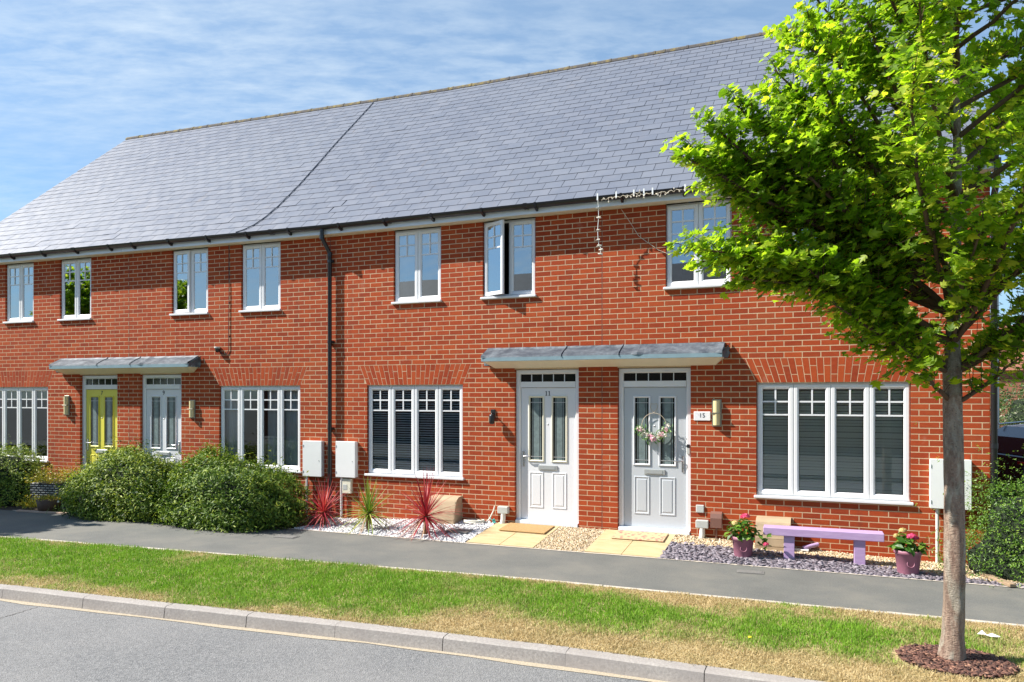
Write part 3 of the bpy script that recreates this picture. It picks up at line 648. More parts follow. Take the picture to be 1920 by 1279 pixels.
def make_house(fr, t0, t1, phase, label, openings, arches, gable=None):
    root = thing('terrace_house', label, 'house', fr.w(t0), fr.a, 'brick terrace houses in one row')
    X = lambda t: t - t0; Lx = t1 - t0; MI = Matrix.Translation(fr.w(t0)) @ Matrix.Rotation(fr.a, 4, 'Z')
    # mortar sheet with reveals
    m = MB(); tx = sorted({t0, t1} | {q for o in openings for q in (o[0] - 0.002, o[1] + 0.002)}); zx = sorted({-0.15, TOPZ + 0.02} | {q for o in openings for q in (o[2], o[3] + 0.002) if q < TOPZ})
    for i in range(len(tx) - 1):
        for j in range(len(zx) - 1):
            a, b, c, d = tx[i], tx[i + 1], zx[j], zx[j + 1]; mt, mz = (a + b) / 2, (c + d) / 2
            if any(o[0] < mt < o[1] and o[2] < mz < o[3] for o in openings): continue
            m.add([(X(a), 0.0008, c), (X(b), 0.0008, c), (X(b), 0.0008, d), (X(a), 0.0008, d)], [(0, 1, 2, 3)])
    for (a, b, z0, z1) in openings:
        a -= 0.002; b += 0.002; z1 += 0.002; a, b = X(a), X(b)
        m.add([(a, 0.007, z0), (a, 0.14, z0), (a, 0.14, z1), (a, 0.007, z1)], [(0, 1, 2, 3)]); m.add([(b, 0.007, z0), (b, 0.14, z0), (b, 0.14, z1), (b, 0.007, z1)], [(3, 2, 1, 0)])
        m.add([(a, 0.007, z1), (b, 0.007, z1), (b, 0.14, z1), (a, 0.14, z1)], [(0, 1, 2, 3)]); m.add([(a, 0.007, z0), (b, 0.007, z0), (b, 0.14, z0), (a, 0.14, z0)], [(3, 2, 1, 0)])
    m.build('mortar', 'mortar', root)
    # body of the house behind the facade
    m = MB(); D = 9.1
    m.add([(0, D, -0.15), (Lx, D, -0.15), (Lx, D, 4.9), (0, D, 4.9)], [(0, 1, 2, 3)], 0)
    for xx, on in ((0.0, gable == 'left'), (Lx, gable == 'right')):
        m.add([(xx, 0.007, -0.15), (xx, D, -0.15), (xx, D, 4.9), (xx, 4.5, 8.75), (xx, 0.007, 4.9)], [(0, 1, 2, 3, 4)], 0)
    m.add([(0, 0.1, 2.6), (Lx, 0.1, 2.6), (Lx, D, 2.6), (0, D, 2.6)], [(0, 1, 2, 3)], 1); m.add([(0, 0.1, 4.74), (Lx, 0.1, 4.74), (Lx, D, 4.74), (0, D, 4.74)], [(0, 1, 2, 3)], 1)
    m.build('wall_shell', ['mortar', 'interior'], root)
    # bricks
    allb = []
    for k_ in range(-2, 63):
        for q in brick_intervals(k_, t0, t1, phase, openings, arches): allb.append(q)
    cand = sorted(((fr.w((q[0] + q[1]) / 2, 0, (q[4] + q[5]) / 2) - CAM).length, i) for i, q in enumerate(allb) if q[6] and q[4] > 0.15)
    single = {i for _, i in cand[:300]}
    m = MB()
    for i, (a, b, at, bt, zb, zt, full) in enumerate(allb):
        dy = rnd.uniform(-0.0010, 0.0)
        if i in single:
            link('brick', stretcher, root, loc=(X((a + b) / 2), dy, (zb + zt) / 2), rot=(rnd.uniform(-0.004, 0.004), rnd.uniform(-0.006, 0.006), rnd.uniform(-0.004, 0.004))); continue
        e = [rnd.uniform(-0.0012, 0.0012) for _ in range(4)]
        vs = [(X(a), dy, zb + e[0]), (X(b), dy, zb + e[1]), (X(b), 0.095, zb), (X(a), 0.095, zb), (X(at), dy, zt + e[2]), (X(bt), dy, zt + e[3]), (X(bt), 0.095, zt), (X(at), 0.095, zt)]
        m.add(vs, [(0, 1, 5, 4), (1, 2, 6, 5), (3, 0, 4, 7), (4, 5, 6, 7), (3, 2, 1, 0)])
    if gable:       # side wall brickwork
        sgn = -1 if gable == 'left' else 1; xx = 0 if gable == 'left' else Lx
        for k_ in range(-2, 116):
            zb, zt = k_ * COURSE + 0.005, (k_ + 1) * COURSE - 0.005
            y0 = 0.0; y1 = 9.1
            if zt > 4.8: c = (zt - 4.87) / 0.851; y0 = c + 0.05; y1 = 8.9 - c
            y = y0 + (0.0 if k_ % 2 else -0.1125)
            while y < y1 - 0.05:
                a = max(y, y0); b = min(y + 0.215, y1)
                if b - a > 0.03: m.box(min(xx, xx + sgn * 0.008) - 0.0, max(xx, xx + sgn * 0.008), a, b, zb, zt)
                y += 0.225
    m.build('brickwork', 'brick', root, kind='stuff')
    # soldier arches
    for (a, b, z0, z1, sp) in arches:
        ar = MB().add([(X(a) + 0.01, 0.0006, z0), (X(b) - 0.01, 0.0006, z0), (X(b + sp), 0.0006, z1), (X(a - sp), 0.0006, z1)], [(0, 1, 2, 3)]).build('brick_arch', 'mortar', root)
        n = round((b - a) / 0.075); g = 0.0045
        for i in range(n):
            def edge(j, z): f = (z - z0) / (z1 - z0); l = a - sp * f; r = b + sp * f; return l + (r - l) * j / n
            zs = [z0 + 0.005, z0 + 0.215, z0 + 0.225, z1 - 0.005] if i % 2 else [z0 + 0.005, z0 + 0.1025, z0 + 0.1125, z1 - 0.005]
            for (za, zb) in ((zs[0], zs[1]), (zs[2], zs[3])):
                dy = rnd.uniform(-0.0014, -0.0005)
                vs = [(X(edge(i, za)) + g, dy, za), (X(edge(i + 1, za)) - g, dy, za), (X(edge(i + 1, za)) - g, 0.095, za), (X(edge(i, za)) + g, 0.095, za),
                      (X(edge(i, zb)) + g, dy, zb), (X(edge(i + 1, zb)) - g, dy, zb), (X(edge(i + 1, zb)) - g, 0.095, zb), (X(edge(i, zb)) + g, 0.095, zb)]
                MB().add(vs, [(0, 1, 5, 4), (1, 2, 6, 5), (3, 0, 4, 7), (4, 5, 6, 7), (3, 2, 1, 0)], tone=0.0).build('brick', 'brick', ar)
    # roof: deck, back slope, slates, ridge tiles
    wedge = math.tan(A) if (fr is LF and t1 > -0.01) else 0.0
    xl = -0.06 if gable == 'left' else 0.0; xr = Lx + 0.06 if gable == 'right' else Lx
    P = lambda x, s, n: (x, -0.2 + s * CS - n * SS, 4.87 + s * SS + n * CS)
    smax = NROW * GAUGE
    m = MB(); m.add([P(xl, 0, -0.006), P(xr, 0, -0.006), (xr + wedge * 4.5,) + P(0, smax, -0.006)[1:], P(xl, smax, -0.006)], [(0, 1, 2, 3)])
    m.add([(xl, 9.3, 4.8), (xr + wedge * 9, 9.3, 4.8), (xr + wedge * 4.5,) + P(0, smax, 0)[1:], P(xl, smax, 0)], [(3, 2, 1, 0)])
    if gable:
        for (xa, xb_) in (((xl, xl + 0.012),) if gable == 'left' else ((xr - 0.012, xr),)):
            m.add([P(xa, 0, 0.0), P(xb_, 0, 0.0), P(xb_, smax, 0.0), P(xa, smax, 0.0), P(xa, 0, -0.06), P(xb_, 0, -0.06), P(xb_, smax, -0.06), P(xa, smax, -0.06)], [(0, 1, 2, 3), (4, 7, 6, 5), (0, 3, 7, 4), (1, 5, 6, 2), (0, 4, 5, 1), (3, 2, 6, 7)])
    roof = m.build('roof', 'roof_felt', root)
    sl = []
    for j in range(NROW):
        x_end = xr + wedge * max(0, (-0.2 + j * GAUGE * CS)) - (0.138 if wedge and j % 2 == 0 else -0.012 if wedge else 0); off = (0.0 if j % 2 else 0.15) - t0
        x = off + 0.3 * math.floor((xl - off) / 0.3); open_l = gable != 'left'; open_r = gable != 'right' and not wedge
        while x < x_end + 0.2:
            mid = x + 0.15
            if (open_l and mid < xl) or (open_r and mid >= x_end): x += 0.3; continue
            a, b = (x if open_l else max(x, xl)), (x + 0.3 if open_r else min(x + 0.3, x_end))
            if b - a > 0.03: sl.append((a, b, j, abs((b - a) - 0.3) < 1e-6))
            x += 0.3
    cand = sorted(((MI @ Vector(P((q[0] + q[1]) / 2, q[2] * GAUGE, 0)) - CAM).length, i) for i, q in enumerate(sl) if q[3])
    single = {i for _, i in cand[:300]}; m = MB()
    for i, (a, b, j, full) in enumerate(sl):
        up = 0.0015 * rnd.random() + (0.004 if rnd.random() < 0.02 else 0); ds = rnd.uniform(-0.003, 0.003); yw = rnd.uniform(-0.006, 0.006) + (rnd.uniform(-0.03, 0.03) if rnd.random() < 0.015 else 0)
        M = Matrix.Translation(P((a + b) / 2, j * GAUGE + ds, up)) @ SLM.to_4x4() @ Matrix.Rotation(yw, 4, 'Z')
        if i in single:
            o = link('slate', slate_me, roof); o.matrix_local = M; continue
        w = (b - a) / 2 - 0.0035; L_ = 0.262 if j < NROW - 1 else 0.20
        vs = [(-w, 0, 0.011), (w, 0, 0.011), (w, L_, 0.0035), (-w, L_, 0.0035), (-w, 0, 0.005), (w, 0, 0.005), (w, L_, -0.0015), (-w, L_, -0.0015)]
        m.add([M @ Vector(v) for v in vs], [(0, 1, 2, 3), (4, 5, 1, 0), (5, 6, 2, 1), (7, 4, 0, 3)])
    m.build('slates', 'slate', roof, kind='stuff')
    rz = P(0, smax, 0); x = xl; ex = xr + wedge * 4.5
    while x < ex - 0.05:
        b = min(x + 0.452, ex); m = MB(); prof = []
        for q in range(7):
            t = math.pi * (0.0 + q / 6); prof.append((rz[1] + 0.02 - math.cos(t) * 0.105, rz[2] - 0.05 + math.sin(t) * 0.090))
        m.prism(prof, x + 0.003, b, axis='x'); 
        prof2 = [(rz[1] + 0.02 + (y - rz[1] - 0.02) * 1.06, rz[2] - 0.05 + (z - rz[2] + 0.05) * 1.09) for y, z in prof]
        m.prism(prof2, b - 0.035, b + 0.008, axis='x'); m.build('ridge_tile', 'ridge_tile', roof); x += 0.452
    # eaves
    e0 = -0.05 if gable == 'left' else 0.0; e1 = Lx + (0.05 if gable == 'right' else 0.0)
    MB().box(e0, e1, -0.172, -0.152, 4.732, 4.868).build('fascia', 'upvc_shade_blue', root)
    MB().box(e0, e1, -0.1515, 0.0, 4.726, 4.736).build('soffit', 'soffit_cream', root)
    m = MB(); prof = [(-0.225 + 0.066 * math.cos(math.pi + math.pi * q / 8), 4.862 + 0.066 * math.sin(math.pi + math.pi * q / 8)) for q in range(9)]
    prof += [(-0.225 + 0.060 * math.cos(-math.pi * q / 8), 4.862 + 0.060 * math.sin(-math.pi * q / 8)) for q in range(9)]
    n = len(prof); vs = [(e0, y, z) for y, z in prof] + [(e1, y, z) for y, z in prof]
    m.add(vs, [(i, (i + 1) % n, (i + 1) % n + n, i + n) for i in range(n)], smooth=False)
    gut = m.build('gutter', 'gutter_black', root)
    x = 0.35
    while x < Lx - 0.1:
        b = MB(); b.prism([(-0.171, 4.775), (-0.171, 4.86), (-0.297, 4.868), (-0.285, 4.805), (-0.235, 4.775), (-0.19, 4.755)], x - 0.016, x + 0.016, axis='x'); b.build('gutter_bracket', 'gutter_black', gut); x += 0.86
    for x in (Lx * 0.27, Lx * 0.77):
        MB().prism([(-0.171, 4.80), (-0.171, 4.866), (-0.290, 4.870), (-0.280, 4.815), (-0.24, 4.79), (-0.2, 4.79)], x - 0.03, x + 0.03, axis='x').build('gutter_joint', 'gutter_black', gut)
    return root, X, MI

def make_window(root, X, t0, t1, z0, z1, nc, kind, blinds=False, curtain=None, open_i=None, ajar=None, sill_out=0.042, name_label=None):
    """z0 is the underside of the sill, z1 the head"""
    a, b = X(t0) + 0.003, X(t1) - 0.003; up = kind == 'upper'; rec = 0.035; zs = z0 + 0.035
    m = MB(); m.ring(a, b, zs, z1 - 0.002, [(0, 0.068), (0, rec + 0.012), (0.004, rec + 0.008), (0.030, rec + 0.008), (0.034, rec + 0.012), (0.034, 0.068)])
    w = (b - a - 0.02) / nc
    for i in range(1, nc): x = a + 0.01 + w * i; m.box(x - 0.012, x + 0.012, rec + 0.009, 0.066, zs + 0.02, z1 - 0.03)
    win = m.build('window', 'upvc_white', root)
    if name_label: win['label'] = name_label
    MB().cbox(a - 0.03, b + 0.03 if not up else b + 0.02, -sill_out, 0.08, z0, zs + 0.001, 0.006).build('sill', 'upvc_white', win)
    hb = 0.062
    for i in range(nc):
        x0 = a + 0.01 + w * i + 0.004; x1 = x0 + w - 0.008; c0, c1 = zs + 0.018, z1 - 0.024
        M = None
        if i == open_i or i == ajar:
            ang = -R_(24) if i == open_i else -R_(5); M = Matrix.Translation((x0, rec, 0)) @ Matrix.Rotation(ang, 4, 'Z') @ Matrix.Translation((-x0, -rec, 0))
        def put(nm, mb, mat):
            if M is not None: mb.v = [tuple(M @ Vector(v)) for v in mb.v]
            return mb.build(nm, mat, win)
        cs = MB(); cs.ring(x0, x1, c0, c1, [(0, rec + 0.030), (0, rec - 0.002), (0.005, rec - 0.007), (hb - 0.022, rec - 0.007), (hb - 0.004, rec + 0.006), (hb, rec + 0.015), (hb, rec + 0.030), (0.0, rec + 0.030)])
        put('casement', cs, 'upvc_white')
        gx0, gx1, gz0, gz1 = x0 + hb - 0.002, x1 - hb + 0.002, c0 + hb - 0.002, c1 - hb + 0.002
        p = MB(); p.add([(gx0, rec + 0.016, gz0), (gx1, rec + 0.016, gz0), (gx1, rec + 0.016, gz1), (gx0, rec + 0.016, gz1)], [(0, 1, 2, 3)])
        put('pane', p, 'glass_upper' if up else 'glass')
        H = gz1 - gz0; f1, f2 = (0.165, 0.335) if up else (0.125, 0.255); gw = 0.0105; y0, y1 = rec + 0.006, rec + 0.022
        g = MB(); xm = (gx0 + gx1) / 2
        g.box(xm - gw, xm + gw, y0, y1, gz1 - f2 * H + gw, gz1)
        for f in (f1, f2):
            zz = gz1 - f * H
            if f == f1: g.box(gx0, xm - gw, y0 + 0.001, y1, zz - gw, zz + gw); g.box(xm + gw, gx1, y0 + 0.001, y1, zz - gw, zz + gw)
            else: g.box(gx0, gx1, y0 + 0.001, y1, zz - gw, zz + gw)
        put('glazing_bar', g, 'upvc_white')
        gk = MB(); gk.ring(gx0 - 0.001, gx1 + 0.001, gz0 - 0.001, gz1 + 0.001, [(0, rec + 0.015), (0.005, rec + 0.0145), (0.0055, rec + 0.018)]); put('gasket', gk, 'black_plastic')
        tv_ = MB(); 
        if i in (0, nc - 1): tv_.box(x0 + 0.07, x1 - 0.05, rec - 0.012, rec - 0.0065, c1 - 0.034, c1 - 0.020); put('trickle_vent', tv_, 'upvc_white')
    # room behind the window
    m = MB(); r0, r1, q0, q1, dp = a - 0.25, b + 0.25, max(z0 - (0.45 if not up else 0.6), 0.0), z1 + 0.02, 2.6
    vs = [(r0, 0.145, q0), (r1, 0.145, q0), (r1, dp, q0), (r0, dp, q0), (r0, 0.145, q1), (r1, 0.145, q1), (r1, dp, q1), (r0, dp, q1)]
    m.add(vs, [(0, 3, 2, 1)], 1); m.add(vs, [(4, 5, 6, 7), (2, 3, 7, 6), (1, 2, 6, 5), (3, 0, 4, 7)], 0); m.build('interior', ['interior', 'floor_interior'], win)
    MB().cbox(a - 0.02, b + 0.02, 0.120, 0.30, z0 + 0.02, z0 + 0.045, 0.003).build('window_board', 'upvc_white', win)
    if blinds:
        me = MB().add([(a + 0.03, -0.020, -0.0035), (b - 0.03, -0.020, -0.0035), (b - 0.03, 0.022, 0.0035), (a + 0.03, 0.022, 0.0035)], [(0, 1, 2, 3)], tone=0.0).mesh('blind_slat', 'blind_white')
        zz = z0 + 0.10; top = z1 - 0.05
        while zz < top:
            f = (zz - z0) / (z1 - z0); link('blind_slat', me, win, loc=(0, 0.092, zz), rot=(R_(rnd.uniform(-2.5, 2.5) + blinds), R_(rnd.uniform(-0.05, 0.05)), 0)); zz += 0.0385
    if curtain:
        for (fa, fb, zc0) in curtain:
            xa, xb_ = a + (b - a) * fa, a + (b - a) * fb; n = max(8, int((xb_ - xa) / 0.02)); vs = []; fs = []
            for i in range(n + 1):
                xx = xa + (xb_ - xa) * i / n; yy = 0.135 + 0.018 * math.sin(i * 1.25) + 0.008 * math.sin(i * 0.5)
                vs += [(xx, yy, z0 + zc0), (xx, yy, z1)]
            for i in range(n): fs.append((2 * i, 2 * i + 2, 2 * i + 3, 2 * i + 1))
            MB().add(vs, fs, smooth=True).build('curtain', 'curtain', win)
    return win

def make_door(root, X, t0, t1, zb, colour, trim, handle, number, label):
    a, b = X(t0) + 0.003, X(t1) - 0.003; z1 = 2.44; ft = 0.068; zt = 2.175; rec = 0.055
    lx0, lx1 = a + ft + 0.004, b - ft - 0.004; lz0, lz1 = zb + 0.03, zt - 0.004
    leaf = MB(); y0 = rec + 0.022; gw = (lx1 - lx0)
    leaf.cbox(lx0, lx1, y0, y0 + 0.05, lz0, lz1, 0.004); door = leaf.build('door', colour, root, label=label)
    fr_ = MB(); pf_ = [(0, 0.12), (0, rec), (0.006, rec - 0.006), (ft - 0.014, rec - 0.006), (ft, rec + 0.012), (ft, 0.12)]
    fr_.ring(a, b, zb - 0.04, z1, pf_); fr_.box(a + ft, b - ft, rec - 0.002, 0.10, zt, zt + 0.085); fr_.build('door_frame', 'upvc_white', door)
    MB().cbox(a + 0.01, b - 0.01, -0.012, 0.1, zb - 0.035, zb + 0.022, 0.004).build('threshold', 'steel' if False else 'upvc_shade_blue', door)
    fz0, fz1 = zt + 0.085, z1 - ft
    MB().add([(a + ft, rec + 0.03, fz0), (b - ft, rec + 0.03, fz0), (b - ft, rec + 0.03, fz1), (a + ft, rec + 0.03, fz1)], [(0, 1, 2, 3)]).build('fanlight_pane', 'fan_dark', door)
    for i in range(1, 5):
        x = a + ft + (b - a - 2 * ft) * i / 5; MB().box(x - 0.006, x + 0.006, rec + 0.022, rec + 0.0295, fz0 + 0.001, fz1 - 0.001).build('fanlight_bar', 'upvc_white', door)
    xm = (lx0 + lx1) / 2; pw = 0.195; gap = 0.17
    for sgn in (-1, 1):
        c = xm + sgn * (gap + pw) / 2 * 1.0; p0, p1 = c - pw / 2, c + pw / 2; gz0, gz1 = 1.085, 2.02
        MB().ring(p0 - 0.028, p1 + 0.028, gz0 - 0.028, gz1 + 0.028, [(0, y0 + 0.001), (0.002, y0 - 0.012), (0.012, y0 - 0.016), (0.022, y0 - 0.010), (0.030, y0 - 0.001)]).build('glazing_trim', trim, door)
        MB().add([(p0, y0 - 0.002, gz0), (p1, y0 - 0.002, gz0), (p1, y0 - 0.002, gz1), (p0, y0 - 0.002, gz1)], [(0, 1, 2, 3)]).build('door_pane', 'obscure_glass', door)
        ld = MB(); yl0, yl1 = y0 - 0.0045, y0 - 0.0022
        for xo in (0.045, pw - 0.045): ld.box(p0 + xo - 0.0045, p0 + xo + 0.0045, yl0, yl1, gz0 + 0.001, gz1 - 0.001, 0)
        for zz in (gz0 + 0.05, gz1 - 0.07): ld.box(p0 + 0.001, p1 - 0.001, yl0 - 0.001, yl0 - 0.0002, zz - 0.003, zz + 0.003, 1)
        ld.box(p0 + 0.001, p0 + 0.030, yl0 + 0.0005, yl1, gz0 + 0.001, gz1 - 0.001, 2); ld.box(p1 - 0.022, p1 - 0.001, yl0 + 0.0005, yl1, gz0 + 0.001, gz1 - 0.001, 2)
        ld.build('leading', ['lead_came', 'came_light', 'fan_dark'], door)
        q0, q1 = c - 0.112, c + 0.112
        MB().ring(q0, q1, 0.365, 0.905, [(0, y0 + 0.001), (0.004, y0 - 0.007), (0.014, y0 - 0.009), (0.024, y0 - 0.002), (0.034, y0 - 0.001), (0.05, y0 - 0.007), (0.051, y0 - 0.007)]).add([(q0 + 0.05, y0 - 0.007, 0.415), (q1 - 0.05, y0 - 0.007, 0.415), (q1 - 0.05, y0 - 0.007, 0.855), (q0 + 0.05, y0 - 0.007, 0.855)], [(0, 1, 2, 3)]).build('moulded_panel', colour, door)
    m = MB(); m.cbox(xm - 0.15, xm + 0.15, y0 - 0.016, y0, 0.935, 1.01, 0.005); m.box(xm - 0.115, xm + 0.115, y0 - 0.020, y0 - 0.0155, 0.948, 0.995); m.build('letterplate', 'letter_grey', door)
    hx = lx0 + 0.045 if handle == 'left' else lx1 - 0.045; sg = 1 if handle == 'left' else -1
    m = MB(); m.cbox(hx - 0.016, hx + 0.016, y0 - 0.012, y0 + 0.002, 0.98, 1.21, 0.004); m.tube([(hx, y0 - 0.01, 1.14), (hx, y0 - 0.05, 1.14), (hx + sg * 0.02, y0 - 0.058, 1.14), (hx + sg * 0.12, y0 - 0.055, 1.138)], 0.009, 8); m.tube([(hx, y0 - 0.010, 1.05), (hx, y0 - 0.018, 1.05)], 0.012, 10); m.build('door_handle', 'steel', door)
    MB().lathe([(0.0, 0.004), (0.012, 0.003), (0.014, 0.0)], n=10).build('spyhole', 'steel', door, loc=(xm, y0, 1.62), rot=(R_(90), 0, 0))
    if number == '11':
        m = MB()
        for dx in (-0.024, 0.024):
            c = xm + dx; m.box(c - 0.006, c + 0.006, y0 - 0.004, y0 - 0.0005, 2.055, 2.118); m.box(c - 0.014, c + 0.014, y0 - 0.0045, y0 - 0.0004, 2.050, 2.057); m.prism([(c - 0.006, 2.118), (c - 0.016, 2.110), (c - 0.016, 2.104), (c - 0.006, 2.108)], y0 - 0.0042, y0 - 0.0006)
        m.build('door_number', 'letter_dark', door)
    elif number: link('door_number', text_mesh(number, 0.11, 'letter_dark', 0.002), door, loc=(xm, y0 - 0.003, 2.10))
    # room behind so nothing shows through gaps
    return door

ARCH = 0.14
def arch_of(g): return (g[0], g[1], 2.2225, 2.55, ARCH)
R0 = 4.721
defs = {}
# number 15
d15 = (4.950, 5.983, 0.02, 2.445); g15 = (6.848, 8.684, 0.690, 2.2225); u15a = (5.637, 6.531, 3.528, 4.80); u15b = (7.283, 8.228, 3.528, 4.80)
d11 = (3.354, 4.367, 0.02, 2.445); g11 = (0.719, 2.481, 0.735, 2.2225); u11a = (1.229, 2.097, 3.528, 4.80); u11b = (2.820, 3.691, 3.528, 4.80)
d9 = (-4.176, -3.197, 0.0, 2.445); g9 = (-2.335, -0.609, 0.727, 2.2225); u9a = (-3.422, -2.586, 3.515, 4.80); u9b = (-1.854, -1.015, 3.515, 4.80)
d7 = (-5.702, -4.743, 0.0, 2.445); g7 = (-8.286, -6.56, 0.728, 2.2225); u7b = (-7.759, -6.957, 3.515, 4.80); u7a = (-6.241, -5.41, 3.515, 4.80)
h15, X15, M15 = make_house(RF, R0, 9.520, R0, 'brick house at the right end of the terrace with grey door, behind the tree', [d15, g15, u15a, u15b], [arch_of(g15)], 'right')
h11, X11, M11 = make_house(RF, 0.0, R0 - 0.006, R0, 'brick house with white door numbered 11 and cordylines in white gravel', [d11, g11, u11a, u11b], [arch_of(g11)])
h9, X9, M9 = make_house(LF, -4.451, 0.0, -4.3525, 'brick house with white door numbered 9 behind the big green shrubs', [d9, g9, u9a, u9b], [arch_of(g9)])
h7, X7, M7 = make_house(LF, -9.32, -4.457, -4.3525, 'brick house with yellow door numbered 7 at the left end', [d7, g7, u7a, u7b], [arch_of(g7)], 'left')
make_window(h15, X15, g15[0], g15[1], g15[2], g15[3], 4, 'lower', blinds=42)
make_window(h15, X15, u15a[0], u15a[1], u15a[2], 4.722, 2, 'upper')
make_window(h15, X15, u15b[0], u15b[1], u15b[2], 4.722, 2, 'upper')
make_window(h11, X11, g11[0], g11[1], g11[2], g11[3], 4, 'lower', blinds=16)
make_window(h11, X11, u11a[0], u11a[1], u11a[2], 4.722, 2, 'upper', curtain=[(0.03, 0.5, 0.1)])
make_window(h11, X11, u11b[0], u11b[1], u11b[2], 4.722, 2, 'upper', open_i=0, name_label='window with its left casement swung open')
make_window(h9, X9, g9[0], g9[1], g9[2], g9[3], 4, 'lower', curtain=[(0.02, 0.2, 0.05), (0.55, 0.98, 0.05)])
make_window(h9, X9, u9a[0], u9a[1], u9a[2], 4.722, 2, 'upper', ajar=0, name_label='window with its left casement just ajar')
make_window(h9, X9, u9b[0], u9b[1], u9b[2], 4.722, 2, 'upper', curtain=[(0.05, 0.95, 0.05)] if False else None)
make_window(h7, X7, g7[0], g7[1], g7[2], g7[3], 4, 'lower', curtain=[(0.0, 0.12, 0.05)])
make_window(h7, X7, u7a[0], u7a[1], u7a[2], 4.722, 2, 'upper')
make_window(h7, X7, u7b[0], u7b[1], u7b[2], 4.722, 2, 'upper')
make_door(h15, X15, d15[0], d15[1], 0.155, 'door_grey', 'door_white', 'right', None, 'pale grey front door')
make_door(h11, X11, d11[0], d11[1], 0.155, 'door_white', 'trim_cream', 'left', '11', 'white front door')
make_door(h9, X9, d9[0], d9[1], 0.12, 'door_white', 'door_white', 'right', '9', 'white front door')
make_door(h7, X7, d7[0], d7[1], 0.12, 'door_yellow', 'door_yellow', 'left', '7', 'yellow front door')
# movement joints between the houses
MB().box(X15(R0) - 0.007, X15(R0) + 0.002, -0.001, 0.02, 0.1, 4.725).build('movement_joint', 'joint_sealant', h15)
MB().box(-0.007, 0.002, -0.001, 0.02, 0.0, 4.725).build('movement_joint', 'joint_sealant', h11)
MB().box(X9(-4.451) - 0.007, X9(-4.451) + 0.002, -0.001, 0.02, 0.0, 4.725).build('movement_joint', 'joint_sealant', h9)
# rainwater pipes
def pipe_clip(m, x, z, y): m.cbox(x - 0.05, x + 0.05, y - 0.004, 0.0, z - 0.02, z + 0.02, 0.003); m.tube([(x, y - 0.0, z - 0.022), (x, y, z + 0.022)], 0.040, 12)
m = MB(); y = -0.066
m.tube([(-0.012, -0.225, 4.83), (-0.012, -0.225, 4.70), (-0.006, -0.21, 4.64), (0.024, -0.09, 4.47), (0.03, y, 4.41), (0.03, y, 2.2), (0.03, y, 0.0)], 0.034, 14)
for z in (4.42, 4.68): m.tube([(0.03 if z < 4.5 else -0.012, y if z < 4.5 else -0.225, z - 0.04), (0.03 if z < 4.5 else -0.012, y if z < 4.5 else -0.225, z + 0.03)], 0.040, 14)
for z in (4.30, 2.95, 1.5, 0.35): pipe_clip(m, 0.03, z, y)
m.build('downpipe', 'gutter_black', h11)
m = MB(); xx = X15(9.520) + 0.047; m.tube([(xx, -0.225, 4.83), (xx, -0.225, 4.70), (xx, -0.1, 4.52), (xx, -0.01, 4.44), (xx, -0.01, 0.0)], 0.037, 14)
for z in (4.3, 2.9, 1.45): m.tube([(xx, -0.01, z - 0.03), (xx, -0.01, z + 0.03)], 0.043, 14)
m.build('downpipe', 'gutter_black', h15)

# canopies over the paired doors
def canopy(fr, t0, t1, label):
    root = thing('door_canopy', label, 'canopy', fr.w(t0, 0, 2.47), fr.a, 'canopies over the paired front doors'); L = t1 - t0; z = lambda q: q - 2.47
    n = 40; V = []; F = []
    for i in range(n + 1):
        x = L * i / n; e = 0.012 if (i / n * 3) % 1 < 0.04 else 0.0
        V += [(x, -0.001 - 0.006 * (1 + math.sin(i * 2.1)) / 2, z(2.778) + 0.002 * math.sin(i * 1.3) + 0.002 * math.sin(i * 3.7)), (x, -0.02 - e, z(2.752) + 0.004 * math.sin(i * 1.9) + e), (x, -0.14, z(2.700) + 0.006 * math.sin(i * 0.9) + e), (x, -0.255 - e, z(2.640) + e), (x, -0.262 - e, z(2.618))]
    for i in range(n):
        for j in range(4): a = i * 5 + j; F.append((a + 1, a, a + 5, a + 6))
    MB().add(V, [tuple(f) for f in F], smooth=False).build('lead_flashing', 'lead', root)
    m = MB(); m.cbox(0.0, L, -0.262, -0.245, z(2.562), z(2.621), 0.003)
    for xx in (0.0, L): m.add([(xx, 0, z(2.77)), (xx, -0.255, z(2.63)), (xx, -0.255, z(2.565)), (xx, 0, z(2.565))], [(0, 1, 2, 3)])
    m.build('front_edge', 'canopy_edge', root)
    m = MB(); s = 0.12
    m.add([(0.006, -0.243, z(2.566)), (L - 0.006, -0.243, z(2.566)), (L - s, -0.0, z(2.466)), (s, -0.0, z(2.466)), (0.006, 0, z(2.566)), (L - 0.006, 0, z(2.566))], [(0, 3, 2, 1), (0, 4, 3), (1, 2, 5)])
    m.build('soffit', 'soffit_cream', root)
    for f in (0.36, 0.60):
        w = MB(); w.tube([(L * f, -0.004, z(2.786)), (L * f, -0.025, z(2.762)), (L * f, -0.14, z(2.711)), (L * f, -0.262, z(2.648)), (L * f, -0.272, z(2.615))], 0.006, 8); w.build('lead_roll', 'lead', root)
    m = MB(); m.cbox(-0.03, 0.07, -0.10, -0.02, z(2.50), z(2.565), 0.01); m.build('drip_end', 'lead', root)
    m = MB()   # stepped lead at the right hand end
    for i in range(3): m.add([(L, -0.25 + 0.07 * i, z(2.63) + 0.03 * i), (L + 0.075, -0.012, z(2.77) - 0.065 * i), (L + 0.04, -0.012, z(2.69) - 0.065 * i), (L, -0.22 + 0.07 * i, z(2.57))], [(0, 1, 2, 3)])
    m.build('end_flashing', 'lead', root)
    return root
canopy(RF, 2.915, 6.440, 'lead topped canopy over the white number 11 door and the grey door')
canopy(LF, -6.20, -2.80, 'lead topped canopy over the yellow door and the number 9 door')

